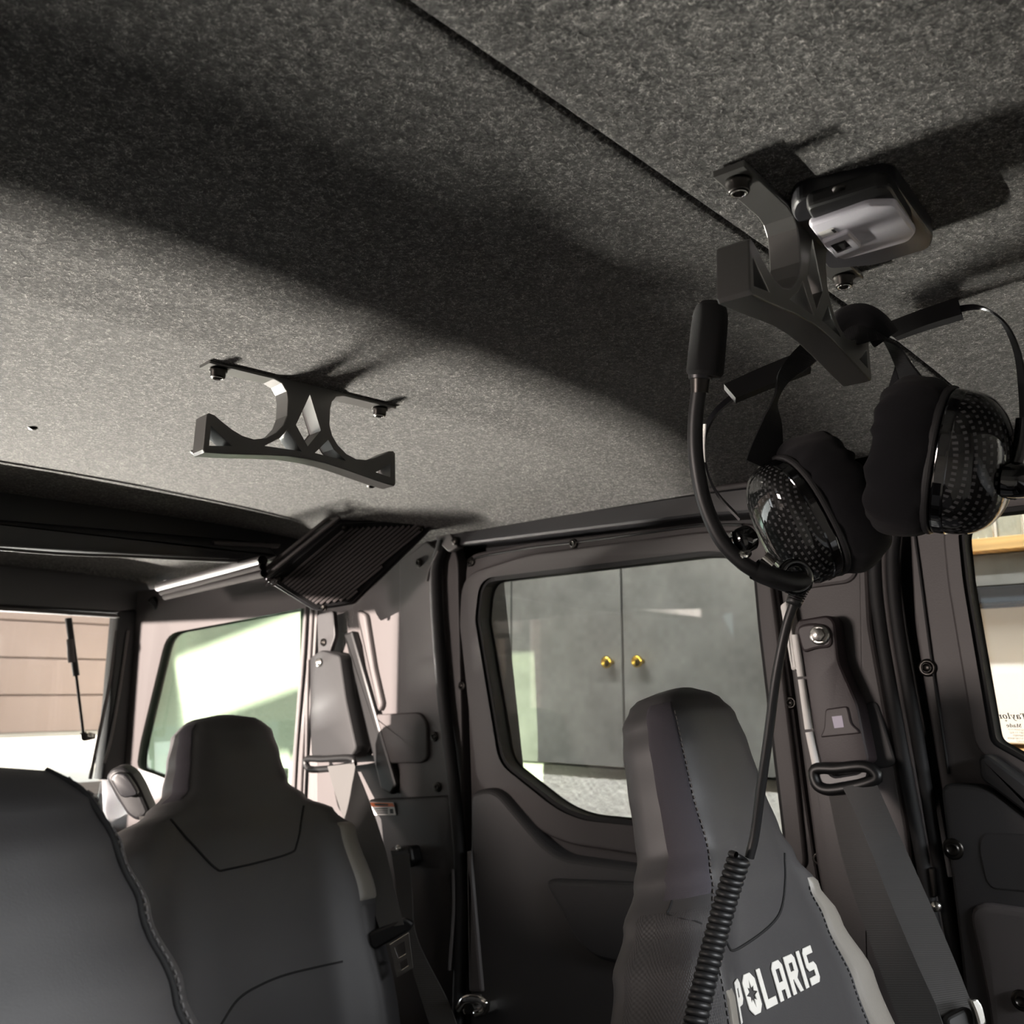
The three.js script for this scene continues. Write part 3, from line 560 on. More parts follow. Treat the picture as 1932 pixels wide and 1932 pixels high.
function hangUp(label, at, yaw, pitch, roll, boltTurn) {
  const t = thing('headset_hanger', label, 'hanger', 'black metal headset hangers', at);
  t.rotation.set(pitch, yaw, roll);
  part('bracket', hangerGeo, M.powder, t);
  for (const s of [-1, 1]) {
    const b = part('bolt', lathe([[0.0001, -0.0075], [0.0042, -0.0075], [0.0046, -0.0145], [0.0068, -0.0155], [0.008, -0.0135], [0.0082, -0.0085], [0.0098, -0.0078], [0.0098, -0.005], [0.0001, -0.005]], [s * 0.106, 0, 0], [0, 1, 0], 24), M.darkSteel, t);
    part('rim', new THREE.TorusGeometry(0.0055, 0.0008, 8, 24).rotateX(Math.PI / 2).translate(s * 0.106, -0.0153, 0), M.chrome, b, 'bright socket rim');
  }
  return t;
}
hangUp('empty black headset hanger bolted to the rear of the headliner', [0.6085, 1.7955, -0.889], -0.075, 0, 0.0);
hangUp('black headset hanger near the dome lamp, carrying the headset', [0.690, 1.8235, -0.318], 0.06, 0, 0.0);

// push pins in the lining
for (const [p, lab] of [[[[0.4597,1.794,-1.2904]][0], 'left of the empty hanger'], [[[0.6721,1.793,-1.2512]][0], 'just behind the empty hanger'], [[[0.9947,1.792,-1.245]][0], 'below the right hook of the empty hanger']])
  solo('lining_pin', lathe([[0.0001, -0.006], [0.004, -0.0055], [0.0075, -0.002], [0.008, 0.002]], p, [0, 1, 0], 16), M.darkSteel, `small dark pin in the headliner, ${lab}`, 'pin', null, 'headliner pins');

// ================= dome lamp =================
{
  const t = thing('dome_lamp', 'black dome lamp with pale lens beside the front hanger', 'lamp');
  const rim = [[0.6443,0.3006],[0.6273,0.2878],[0.6473,0.2282],[0.6588,0.2242],[0.76,0.2327],[0.7783,0.2425],[0.7785,0.2883],[0.7581,0.3225]];
  const bez = rounded(rim, 0.008);
  part('bezel', under(bez, 1.811, 0.02, { bevel: 0.004, seg: 3 }), M.satin, t);
  part('housing', under(rounded([[0.6278,0.281],[0.633,0.2273],[0.6415,0.2224],[0.7027,0.2298],[0.7166,0.2349],[0.7215,0.2891],[0.7006,0.2977]], 0.006), 1.802, 0.014, { bevel: 0.004, seg: 3 }), M.black, t);
  const lens = part('lens', under(rounded([[0.6452,0.2879],[0.6445,0.2401],[0.6568,0.2256],[0.7131,0.2308],[0.7244,0.2406],[0.7206,0.2935],[0.7032,0.2965]], 0.005), 1.797, 0.008, { bevel: 0.004, seg: 4 }), M.lens, t, 'pale frosted lens');
  part('switch_frame', under(rounded([[0.6714,0.2892],[0.6677,0.2662],[0.6999,0.269],[0.7055,0.2933]], 0.003), 1.793, 0.006, { bevel: 0.003, seg: 3, holes: [rounded([[0.6762,0.288],[0.6746,0.2701],[0.6962,0.2717],[0.6985,0.2897]], 0.0015)] }), M.lens, lens);
  part('switch_well', under([[0.6799,0.29],[0.678,0.271],[0.7017,0.273],[0.7032,0.2921]], 1.7963, 0.001, { bevel: 0 }), M.black, lens);
  part('rocker_switch', under(rounded([[0.6836,0.2869],[0.684,0.2758],[0.6955,0.2795],[0.6952,0.2908]], 0.001), 1.7942, 0.003, { bevel: 0.0008 }), M.plastic, lens, 'black rocker switch');
  part('label_sticker', under(rounded([[0.6596,0.2866],[0.6594,0.2742],[0.6696,0.2745],[0.6696,0.2874]], 0.001), 1.7967, 0.0003, { bevel: 0 }), M.sticker, lens, 'tiny white sticker');
  part('sticker_print', under([[0.661,0.2766],[0.6611,0.2745],[0.6673,0.2748],[0.6676,0.277]], 1.7964, 0.0002, { bevel: 0 }), M.ink, lens);
  part('screw', lathe([[0.0001, -0.003], [0.005, -0.003], [0.006, 0]], [[0.633,1.811,-0.2561]][0], [0, 1, 0], 16), M.darkSteel, t);
}

// ================= headset =================
{
  const t = thing('headset', 'black communication headset with carbon look cups hanging from the front hanger', 'headset');
  const depthAxis = new THREE.Vector3(0.72235, 0.18412, -0.66657), sideAxis = new THREE.Vector3(0.67816, 0, 0.73491), liftAxis = new THREE.Vector3().crossVectors(sideAxis, depthAxis);
  // the headset's own axes: across the ears, up, and front to back, turned the way it hangs
  const dir = (r, u, f) => sideAxis.clone().multiplyScalar(r).addScaledVector(liftAxis, u).addScaledVector(depthAxis, f).normalize();
  function cup(center, n, long, L, W, H, flipTex) {   // n outward, long axis, half length, half width, dome height
    const b = new THREE.Vector3().crossVectors(n, long).normalize(), a = new THREE.Vector3().crossVectors(b, n).normalize();
    const frame = basis(a, b, n, center);
    const dome = (() => {
      const pos = [], uv = [], idx = [], nr = 18, ns = 48;
      for (let i = 0; i <= nr; i++) for (let j = 0; j <= ns; j++) {
        const k = i / nr, th = j / ns * 2 * Math.PI, rad = Math.sin(k * Math.PI / 2), e = 2 / 2.5;
        const cs = Math.sign(Math.cos(th)) * Math.abs(Math.cos(th)) ** e, sn = Math.sign(Math.sin(th)) * Math.abs(Math.sin(th)) ** e;
        const h = H * Math.pow(Math.cos(k * Math.PI / 2), 0.75) * (1 - 0.12 * (cs * rad));
        pos.push(L * rad * cs, W * rad * sn, h); uv.push(L * k * 1.25 * cs / 0.046, W * k * 1.25 * sn / 0.046);
      }
      for (let i = 0; i < nr; i++) for (let j = 0; j < ns; j++) { const p = i * (ns + 1) + j, q = p + ns + 1; idx.push(p, q, p + 1, p + 1, q, q + 1); }
      const g = new THREE.BufferGeometry(); g.setAttribute('position', new THREE.Float32BufferAttribute(pos, 3)); g.setAttribute('uv', new THREE.Float32BufferAttribute(uv, 2)); g.setIndex(idx); g.computeVertexNormals(); return g;
    })();
    const oval = (l, w, k = 40) => Array.from({ length: k }, (_, j) => { const th = j / k * 2 * Math.PI, e = 2 / 2.5; return [l * Math.sign(Math.cos(th)) * Math.abs(Math.cos(th)) ** e, w * Math.sign(Math.sin(th)) * Math.abs(Math.sin(th)) ** e]; });
    const shell = part('ear_cup', dome.applyMatrix4(frame), M.carbon, t, 'glossy carbon patterned cup');
    part('rim_band', slab(oval(L * 1.02, W * 1.02), 0.012, { bevel: 0.003, seg: 3 }).translate(0, 0, 0.003).applyMatrix4(frame), M.gloss, shell);
    part('mounting_plate', slab(oval(L * 1.05, W * 1.05), 0.006, { bevel: 0.002 }).translate(0, 0, -0.009).applyMatrix4(frame), M.plastic, shell);
    // soft cushion: fat rounded ring with a fabric cover
    const cush = (() => {
      const pos = [], uv = [], idx = [], ns = 56, prof = [[0.98, -0.012], [1.08, -0.018], [1.14, -0.028], [1.15, -0.040], [1.10, -0.052], [0.98, -0.060], [0.80, -0.062], [0.62, -0.056], [0.50, -0.040], [0.0, -0.036]];
      const sm = new THREE.SplineCurve(prof.map((p) => new THREE.Vector2(...p))).getPoints(30), wob = createNoise2D(() => 0.37);
      sm.forEach((p, i) => { for (let j = 0; j <= ns; j++) { const th = j / ns * 2 * Math.PI, e = 2 / 2.5, w = 1 + 0.02 * wob(2 * Math.cos(th) + i * 0.1, 2 * Math.sin(th) + (flipTex ? 5 : 0)); pos.push(L * p.x * w * Math.sign(Math.cos(th)) * Math.abs(Math.cos(th)) ** e, W * p.x * w * Math.sign(Math.sin(th)) * Math.abs(Math.sin(th)) ** e, p.y + 0.003 * wob(3 * Math.cos(th), 3 * Math.sin(th))); uv.push(j / ns * 3, i / 30 * 0.6); } });
      for (let i = 0; i < sm.length - 1; i++) for (let j = 0; j < ns; j++) { const p = i * (ns + 1) + j, q = p + ns + 1; idx.push(p, q, p + 1, p + 1, q, q + 1); }
      const g = new THREE.BufferGeometry(); g.setAttribute('position', new THREE.Float32BufferAttribute(pos, 3)); g.setAttribute('uv', new THREE.Float32BufferAttribute(uv, 2)); g.setIndex(idx); g.computeVertexNormals(); return g;
    })();
    part('ear_cushion', cush.applyMatrix4(frame), M.velour, t, 'black velour covered cushion');
    return { frame, a, b, n, shell };
  }
  const A = cup([[0.7971,1.5993,-0.3851]][0], dir(-0.87, -0.46, -0.16), dir(-0.46, 0.89, 0), 0.059, 0.045, 0.032);
  const B = cup([[0.8174,1.6364,-0.2479]][0], dir(0.80, -0.16, -0.58), dir(-0.12, 0.99, -0.05), 0.060, 0.047, 0.044, true);
  // yokes and adjusters
  const yoke = (pts, c) => { const p = part('yoke', ribbon(pts[0], pts[1], 0.004, 20, 3), M.plastic, c.shell); return p; };
  yoke([[[0.8259,1.707,-0.2717],[0.8221,1.6819,-0.2827],[0.8228,1.6547,-0.2895],[0.8344,1.6228,-0.2858]], [[0.81,1.6992,-0.2535],[0.8118,1.6749,-0.2583],[0.8149,1.644,-0.2635],[0.8215,1.6088,-0.266]]], B);
  part('strap_slot', tube([[0.8025,1.6867,-0.2576],[0.8034,1.6691,-0.2615],[0.8025,1.6494,-0.2679]], 0.003, 16, 8), M.black, B.shell);
  part('swivel_knob', lathe([[0.0001, 0.016], [0.013, 0.014], [0.0145, 0.004], [0.0145, -0.004]], [[0.8083,1.6137,-0.207]][0], dir(0.8, -0.1, -0.6).toArray()), M.gloss, B.shell);
  part('swivel_arm', tube([[0.8127,1.6623,-0.1933],[0.8141,1.6373,-0.1987],[0.8127,1.6206,-0.2048],[0.8112,1.6061,-0.2104],[0.8167,1.604,-0.2051]], 0.006, 20, 10), M.gloss, B.shell);
  part('swivel_knob', lathe([[0.0001, 0.012], [0.011, 0.011], [0.012, 0.003], [0.012, -0.004]], [[0.7462,1.5798,-0.4082]][0], dir(-0.8, -0.3, -0.5).toArray()), M.gloss, A.shell);
  part('thumb_screw', lathe([[0.0001, 0.014], [0.005, 0.0135], [0.006, 0.009], [0.0052, 0.004], [0.004, 0]], [[0.7451,1.568,-0.4051]][0], dir(-0.8, -0.35, -0.5).toArray()), M.chrome, A.shell, 'chrome thumb screw');
  part('pivot_block', rod([[0.7527,1.5641,-0.395]][0], [[0.7575,1.5566,-0.3889]][0], 0.006), M.chrome, A.shell);
  part('volume_wheel', new THREE.TorusGeometry(0.013, 0.004, 10, 24).applyMatrix4(basis(A.a, A.n, A.b.clone().negate(), [[0.7739,1.5468,-0.3767]][0])), M.gloss, A.shell);
  // over-the-head fabric straps, twisted
  part('head_strap', ribbon([[0.8091,1.7738,-0.369],[0.7914,1.7547,-0.3784],[0.7774,1.7349,-0.3841],[0.7735,1.7146,-0.3864],[0.7648,1.6918,-0.3946],[0.7554,1.6597,-0.4061],[0.755,1.6536,-0.4083]], [[0.8069,1.7608,-0.3449],[0.7969,1.7426,-0.3608],[0.7865,1.7278,-0.3791],[0.7821,1.7096,-0.389],[0.7874,1.6904,-0.3885],[0.7892,1.6567,-0.3898],[0.7917,1.6414,-0.3914]], 0.0018, 44), M.strap, t);
  part('head_strap', ribbon([[0.785,1.7705,-0.3284],[0.7896,1.776,-0.3145],[0.7973,1.7706,-0.3047],[0.8048,1.7538,-0.2966],[0.8127,1.7298,-0.2902],[0.8173,1.7033,-0.2866],[0.8192,1.6811,-0.2816]], [[0.7774,1.7465,-0.3208],[0.78,1.7454,-0.3063],[0.785,1.7476,-0.2943],[0.7887,1.7402,-0.2803],[0.7961,1.7207,-0.2702],[0.8014,1.7023,-0.2621],[0.8015,1.6948,-0.264]], 0.0018, 44), M.strap, t);
  part('head_strap', ribbon([[0.8166,1.7311,-0.2916],[0.8228,1.7015,-0.3066],[0.8251,1.6749,-0.3189],[0.828,1.6468,-0.3236],[0.835,1.613,-0.3178]], [[0.8187,1.7091,-0.2894],[0.822,1.6828,-0.2871],[0.8256,1.664,-0.2853],[0.8294,1.6412,-0.2875],[0.8357,1.6094,-0.2895]], 0.0018, 40), M.cloth, t);
  part('head_pad', tube([[0.7869,1.7593,-0.337],[0.788,1.7723,-0.3247],[0.7929,1.7751,-0.3111],[0.7989,1.7671,-0.3008],[0.8067,1.7538,-0.2945]], 0.012, 30, 12), M.velour, t);
  // behind-the-head band: spring steel in a rubber sleeve
  const bandC = [[0.7966,1.6112,-0.4424],[0.7971,1.6377,-0.4645],[0.7991,1.6665,-0.4769],[0.8069,1.6961,-0.4828],[0.8229,1.724,-0.4803],[0.8435,1.7467,-0.4666],[0.8659,1.766,-0.4445],[0.9116,1.7948,-0.3946],[0.9363,1.8099,-0.3262],[0.9318,1.8131,-0.2701],[0.9264,1.8072,-0.2477],[0.9104,1.7833,-0.2266],[0.8914,1.7464,-0.2123],[0.8682,1.7001,-0.2053],[0.8522,1.659,-0.204],[0.8428,1.6306,-0.2069]];
  const band = part('neck_band', ribbon(bandC.map((p) => V(p).addScaledVector(liftAxis, 0.003).addScaledVector(depthAxis, 0.006).toArray()), bandC.map((p) => V(p).addScaledVector(liftAxis, -0.003).addScaledVector(depthAxis, -0.006).toArray()), 0.0022, 90, 3), M.satin, t);
  part('band_sleeve', ribbon([[0.8352,1.7564,-0.473],[0.8689,1.778,-0.4455],[0.901,1.7971,-0.4129]], [[0.8279,1.7364,-0.4564],[0.8602,1.7543,-0.4315],[0.8892,1.7708,-0.403]], 0.007, 20, 6), M.rubber, band);
  part('band_sleeve', ribbon([[0.9237,1.8107,-0.3471],[0.9304,1.8188,-0.3076],[0.9363,1.8243,-0.2696]], [[0.9195,1.7938,-0.3263],[0.9196,1.7978,-0.2951],[0.921,1.8002,-0.2629]], 0.007, 20, 6), M.rubber, band);
  part('sticker', ribbon([[0.8064,1.7124,-0.4818],[0.8036,1.6928,-0.4828],[0.7938,1.6699,-0.4772]], [[0.8014,1.7102,-0.4759],[0.799,1.6907,-0.4764],[0.7891,1.668,-0.4708]], 0.001, 16, 2), M.sticker, band, 'thin white sticker');
  // boom microphone
  const boom = part('boom_arm', tube([[0.7045,1.7139,-0.4238],[0.7067,1.6815,-0.4304],[0.7101,1.6486,-0.4327],[0.7178,1.6111,-0.4304],[0.728,1.5781,-0.4209],[0.7388,1.5582,-0.4072],[0.747,1.5508,-0.3988]], 0.0068, 60, 14), M.cord, t);
  part('boom_base', tube([[0.7455,1.5527,-0.3999],[0.7544,1.5472,-0.3918],[0.7714,1.5422,-0.3807],[0.7873,1.5439,-0.3735]], 0.0095, 24, 14), M.cord, boom);
  part('ferrule', rod([[0.7056,1.7084,-0.4242]][0], [[0.7043,1.7204,-0.4223]][0], 0.0078, 0.0088), M.darkSteel, boom);
  part('gooseneck', rod([[0.7043,1.7204,-0.4223]][0], [[0.7036,1.7302,-0.4204]][0], 0.0105, 0.0118), M.satin, boom);
  const mic = part('foam_windscreen', (() => {
    const a = V([[0.7066,1.7223,-0.4193]][0]), b = V([[0.7019,1.789,-0.406]][0]), l = a.distanceTo(b), r = 0.0165;
    return lathe([[0.0001, 0], [r * 0.85, 0.0005], [r * 0.99, 0.004], [r, 0.012], [r * 0.97, l * 0.7], [r * 0.93, l - 0.012], [r * 0.8, l - 0.005], [r * 0.55, l - 0.001], [0.0001, l]], a.toArray(), b.clone().sub(a).toArray(), 32);
  })(), M.foam, boom, 'black foam windscreen');
  // cable: ribbed boot, straight lead, coil
  const bootA = V([[0.7903,1.5435,-0.3779]][0]), bootB = V([[0.7873,1.5232,-0.3868]][0]);
  const boot = part('cable_boot', (() => { const l = bootA.distanceTo(bootB), pr = [[0.0001, 0]]; for (let k = 0; k < 7; k++) { const h = 0.001 + k * l * 0.105, r = 0.0088 - k * 0.00025; pr.push([r, h], [r, h + l * 0.06], [r - 0.0016, h + l * 0.065], [r - 0.0016, h + l * 0.1]); } pr.push([0.0072, l * 0.76], [0.0066, l], [0.0001, l]); return lathe(pr, bootA.toArray(), bootB.clone().sub(bootA).toArray(), 28); })(), M.cord, t);
  part('cable_lead', tube([[0.7877,1.525,-0.3858],[0.7878,1.5011,-0.3954],[0.7906,1.4593,-0.4084],[0.7956,1.4126,-0.4203],[0.7994,1.3657,-0.4322],[0.8032,1.3232,-0.4428],[0.8028,1.3006,-0.4495]], 0.0043, 60, 12), M.cord, t);
  const path = new THREE.CatmullRomCurve3([[0.7902,1.3033,-0.4519],[0.7826,1.2694,-0.4619],[0.7714,1.235,-0.4686],[0.7562,1.2029,-0.4714],[0.7417,1.1722,-0.4732],[0.7321,1.1408,-0.4772],[0.7237,1.106,-0.4809]].map(V));
  part('coiled_cord', (() => {
    const pts = [], turns = 36, per = 16, fr = path.computeFrenetFrames(turns * per, false), R = 0.0074;
    for (let i = 0; i <= turns * per; i++) { const c = path.getPointAt(i / (turns * per)), a = i / per * 2 * Math.PI; pts.push(c.addScaledVector(fr.normals[i], R * Math.cos(a)).addScaledVector(fr.binormals[i], R * Math.sin(a))); }
    return new THREE.TubeGeometry(new THREE.CatmullRomCurve3(pts), turns * per, 0.0033, 8);
  })(), M.cord, t, 'black coiled cord');
}

// ================= seats =================
// A seat back with its head rest: cross-sections [v below the top, half width, half thickness, bolster bulge]
function seatShape(rows, slim = 1) {
  const at = (v, k) => {   // monotone lookup on smoothed rows
    let i = 0; while (i < rows.length - 2 && rows[i + 1][0] > v) i++;
    const a = rows[i], b = rows[i + 1], t = Math.min(1, Math.max(0, (a[0] - v) / (a[0] - b[0]))), s = t * t * (3 - 2 * t);
    return a[k] + (b[k] - a[k]) * (k === 1 && i === 0 ? Math.sqrt(t) : s);
  };
  return (th, v) => {   // th = 0 front middle, +-90 degrees sides
    const w = at(v, 1), d = at(v, 2), b = at(v, 3), n = 2 / 3.4;
    const s = Math.sin(th), c = Math.cos(th), x = (s > 0 ? w * (1 + (slim - 1) * Math.min(1, Math.max(0, (-0.17 - v) / 0.1))) : w) * Math.sign(s) * Math.abs(s) ** n; let z = d * Math.sign(c) * Math.abs(c) ** n;
    const q = Math.abs(x) / Math.max(w, 1e-5), k = Math.min(1, Math.max(0, (q - 0.5) / 0.35)); if (c > 0) z += b * k * k * (3 - 2 * k) * Math.min(1, c * 3);
    return new THREE.Vector3(x, v, z);
  };
}
function patch(S, th0, th1, v0, v1, off, nt = 24, nv = 40, uvk = 1) {   // th0, th1 may depend on v
  const pos = [], uv = [], idx = [], f = (a, v) => (typeof a === 'function' ? a(v) : a);
  for (let i = 0; i <= nv; i++) for (let j = 0; j <= nt; j++) {
    const v = v0 + (v1 - v0) * i / nv, th = f(th0, v) + (f(th1, v) - f(th0, v)) * j / nt, e = 0.002;
    const p = S(th, v), n = S(th + e, v).sub(S(th - e, v)).cross(S(th, Math.min(v + e, v0)).sub(S(th, v - e))).normalize();
    const edge = off ? (i === 0 || i === nv || j === 0 || j === nt ? -0.001 : off) : 0;
    p.addScaledVector(n, edge); pos.push(p.x, p.y, p.z); uv.push((th * 0.2) * uvk, v * uvk);
  }
  for (let i = 0; i < nv; i++) for (let j = 0; j < nt; j++) { const a = i * (nt + 1) + j, c = a + nt + 1; idx.push(a, c, a + 1, a + 1, c, c + 1); }
  const g = new THREE.BufferGeometry(); g.setAttribute('position', new THREE.Float32BufferAttribute(pos, 3)); g.setAttribute('uv', new THREE.Float32BufferAttribute(uv, 2)); g.setIndex(idx); g.computeVertexNormals(); return g;
}
function seatBase(label, at, tilt, rows, slim) {
  const t = thing('seat', label, 'seat', null, at); t.rotation.x = -tilt * Math.PI / 180;
  const S = seatShape(rows, slim);
  const v0 = rows[0][0], v1 = rows[rows.length - 1][0];
  const nv = 110, pos = [];
  const g = patch(S, -Math.PI, Math.PI, v0, v1, 0, 72, nv);
  part('backrest', g, M.vinyl, t);
  return { t, S };
}
const onSurface = (S, x, v, off = 0) => { let lo = -1.45, hi = 1.45; for (let i = 0; i < 40; i++) { const m = (lo + hi) / 2; (S(m, v).x < x) ? lo = m : hi = m; } const p = S((lo + hi) / 2, v); p.z += off; return p; };
function seamLine(S, pts, off = 0.0005, r = 0.0014) { return tube(new THREE.SplineCurve(pts.map((p) => new THREE.Vector2(...p))).getPoints(40).map((p) => onSurface(S, p.x, p.y, off)), r, 80, 6); }
function stitches(S, pts, step = 0.006, off = 0.0015, r = 0.0009) {
  const c = new THREE.SplineCurve(pts.map((p) => new THREE.Vector2(...p))), n = Math.floor(c.getLength() / step), q = c.getSpacedPoints(n), out = [];
  for (let i = 0; i < n; i++) { const a = onSurface(S, q[i].x, q[i].y, off), b = onSurface(S, q[i].x + (q[i + 1].x - q[i].x) * 0.6, q[i].y + (q[i + 1].y - q[i].y) * 0.6, off); if (a.distanceTo(b) > 1e-5) out.push(rod(a.toArray(), b.toArray(), r, r, 5)); }
  return join(out);
}
function sideStitches(S, th, v0, v1, step = 0.006) {
  const out = []; for (let v = v0; v > v1; v -= step) { const f = typeof th === 'function' ? th : () => th; const p = (q) => { const a = S(f(q), q); const c = S(0, q); a.add(a.clone().sub(new THREE.Vector3(0, q, 0)).normalize().multiplyScalar(0.0016)); return a; }; out.push(rod(p(v).toArray(), p(v - step * 0.6).toArray(), 0.0009, 0.0009, 5)); } return join(out);
}
// driver seat
{
  const { t, S } = seatBase('driver seat with POLARIS lettering, charcoal head rest and grey bolsters', [0.955, 1.447, -0.625], 14, [
    [0, 0.02, 0.02, 0], [-0.012, 0.062, 0.036, 0], [-0.035, 0.077, 0.046, 0], [-0.07, 0.084, 0.05, 0], [-0.12, 0.089, 0.052, 0.0], [-0.17, 0.094, 0.054, 0.004], [-0.20, 0.112, 0.056, 0.008], [-0.235, 0.145, 0.058, 0.015], [-0.275, 0.178, 0.06, 0.025], [-0.34, 0.208, 0.062, 0.035], [-0.45, 0.235, 0.065, 0.04], [-0.75, 0.25, 0.07, 0.05]], 0.82);
  // front skin of the head rest and the side cloth
  part('side_cloth', patch(S, -1.55, -0.82, -0.016, -0.215, 0.0016, 14, 40), M.sideCloth, t, 'dark woven cloth on the side');
  part('side_mesh', patch(S, -1.7, -0.80, -0.219, -0.74, 0.0018, 16, 60), M.mesh, t, 'coarse mesh cloth on the side');
  part('bolster_panel', patch(S, (v) => 0.62 + 0.02 * Math.sin(v * 9), 1.5, -0.222, -0.74, 0.002, 16, 50), M.vinylGrey, t, 'grey vinyl bolster');
  part('bolster_panel', patch(S, -0.79, (v) => -0.62 + 0.0 * v, -0.29, -0.74, 0.002, 12, 50), M.vinylGrey, t, 'grey vinyl bolster');
  part('seam', seamLine(S, [[-0.1532,-0.2138],[-0.1284,-0.2412],[-0.1046,-0.2643],[-0.0709,-0.2656],[0.005,-0.2516],[0.0418,-0.2209],[0.0616,-0.1957]]), M.seam, t);
  const st = part('stitching', sideStitches(S, -0.80, -0.03, -0.45), M.thread, t); st.userData.kind = 'stuff';
  const st2 = part('stitching', sideStitches(S, (v) => 0.60 + 0.02 * Math.sin(v * 9), -0.235, -0.6), M.seam, t); st2.userData.kind = 'stuff';
  const st3 = part('stitching', join([stitches(S, [[-0.1934,-0.274],[-0.1888,-0.287],[-0.1833,-0.3019]], 0.008, 0.002, 0.0012), stitches(S, [[-0.1832,-0.2761],[-0.1789,-0.2883],[-0.1727,-0.3017]], 0.008, 0.002, 0.0012)]), M.whiteThread, t, 'white double stitching'); st3.userData.kind = 'stuff';
  // raised lettering, one mesh per letter; strokes in a 5 x 7 cell
  const lw = 0.0225, gap = 0.006, hgt = 0.0345, sw = 0.0072;
  const origin = [[-0.1232,-0.3252],[0.0505,-0.324]];
  const seg = (a, b, w = sw) => { const dx = b[0] - a[0], dy = b[1] - a[1], l = Math.hypot(dx, dy), nx = -dy / l * w / 2, ny = dx / l * w / 2; return [[a[0] + nx, a[1] + ny], [b[0] + nx, b[1] + ny], [b[0] - nx, b[1] - ny], [a[0] - nx, a[1] - ny]]; };
  const W = lw, H = hgt, h = sw / 2, m = H * 0.47;
  const octa = (x0, x1, y0, y1, c) => [[x0 + c, y0], [x1 - c, y0], [x1, y0 + c], [x1, y1 - c], [x1 - c, y1], [x0 + c, y1], [x0, y1 - c], [x0, y0 + c]];
  const star = (cx, cy, R, r) => Array.from({ length: 16 }, (_, i) => { const a = i * Math.PI / 8, q = i % 2 ? r : (i % 4 ? R * 0.75 : R); return [cx + q * Math.cos(a), cy + q * Math.sin(a) * 1.15]; });
  const letters = {
    P: [[[[0, 0], [sw, 0], [sw, m - h], [W - 0.004, m - h], [W, m - h + 0.004], [W, H - 0.004], [W - 0.004, H], [0, H]], [[[sw, m + h], [W - sw, m + h], [W - sw, H - sw], [sw, H - sw]]]]],
    O: [[octa(0, W, 0, H, 0.006), [star(W / 2, H / 2, W * 0.44, W * 0.2)]]],
    L: [[[[0, 0], [W, 0], [W, sw], [sw, sw], [sw, H], [0, H]], []]],
    A: [[[[0, 0], [sw, 0], [sw, m - h - 0.004], [W - sw, m - h - 0.004], [W - sw, 0], [W, 0], [W, H - 0.005], [W - 0.005, H], [0.005, H], [0, H - 0.005]], [[[sw, m + h - 0.004], [W - sw, m + h - 0.004], [W - sw, H - sw], [sw, H - sw]]]]],
    R: [[[[0, 0], [sw, 0], [sw, m - h], [W - sw - 0.0065, m - h], [W - sw, 0], [W, 0], [W - 0.0055, m - h], [W, m - h + 0.005], [W, H - 0.004], [W - 0.004, H], [0, H]], [[[sw, m + h], [W - sw, m + h], [W - sw, H - sw], [sw, H - sw]]]]],
    I: [[[[0, 0], [sw, 0], [sw, H], [0, H]], []]],
    S: [[[[0, 0], [W - 0.004, 0], [W, 0.004], [W, m + h - 0.004], [W - 0.004, m + h], [sw, m + h], [sw, H - sw], [W, H - sw], [W, H], [0.004, H], [0, H - 0.004], [0, m - h + 0.004], [0.004, m - h], [W - sw, m - h], [W - sw, sw], [0, sw]], []]],
  };
  let pen = 0; const all = [...'POLARIS'], widths = all.map((c) => (c === 'I' ? sw : lw)), total = widths.reduce((a, b) => a + b, 0) + gap * 6;
  const x0 = origin[0][0], v0 = origin[0][1], k = (origin[1][0] - origin[0][0]) / total, slope = (origin[1][1] - origin[0][1]) / (origin[1][0] - origin[0][0]);
  all.forEach((c, i) => {
    const gs = letters[c].map(([o, hs]) => slab(o, 0.0018, { holes: hs, bevel: 0.0005, seg: 1 }));
    const g = join(gs); const p = g.attributes.position;
    for (let n = 0; n < p.count; n++) { const x = x0 + (pen + p.getX(n)) * k, v = v0 + (pen + p.getX(n)) * k * slope + p.getY(n) * k * 1.05, s = onSurface(S, x, v, 0.0022); p.setXYZ(n, x, v, s.z + p.getZ(n)); }
    g.computeVertexNormals();
    part('letter', g, M.whiteThread, t, `white embroidered letter ${c}`);
    pen += widths[i] + gap;
  });
  part('cushion', new RoundedBoxGeometry(0.5, 0.14, 0.5, 4, 0.05).translate(0, -0.80, 0.22), M.vinyl, t);
}
// front passenger seat, very near at the bottom left
{
  const { t, S } = seatBase('blurred front passenger seat filling the lower left corner', [0.207, 1.40, -0.66], 14, [
    [0, 0.02, 0.015, 0], [-0.010, 0.066, 0.034, 0], [-0.03, 0.084, 0.045, 0], [-0.06, 0.098, 0.05, 0], [-0.1, 0.114, 0.052, 0], [-0.15, 0.134, 0.056, 0.0], [-0.2, 0.152, 0.058, 0.005], [-0.3, 0.185, 0.06, 0.015], [-0.4, 0.22, 0.062, 0.03], [-0.75, 0.255, 0.07, 0.04]]);
  part('edge_piping', tube(Array.from({ length: 30 }, (_, i) => { const v = -0.006 - i * 0.014; const p = S(0.86, v); p.z += 0.001; return p; }), 0.0022, 90, 8), M.seam, t, 'dark stitched edge piping');
  const st = part('stitching', sideStitches(S, 0.93, -0.012, -0.4, 0.005), M.thread, t); st.userData.kind = 'stuff';
  part('cushion', new RoundedBoxGeometry(0.5, 0.14, 0.5, 4, 0.05).translate(0.02, -0.80, 0.22), M.vinyl, t);
}
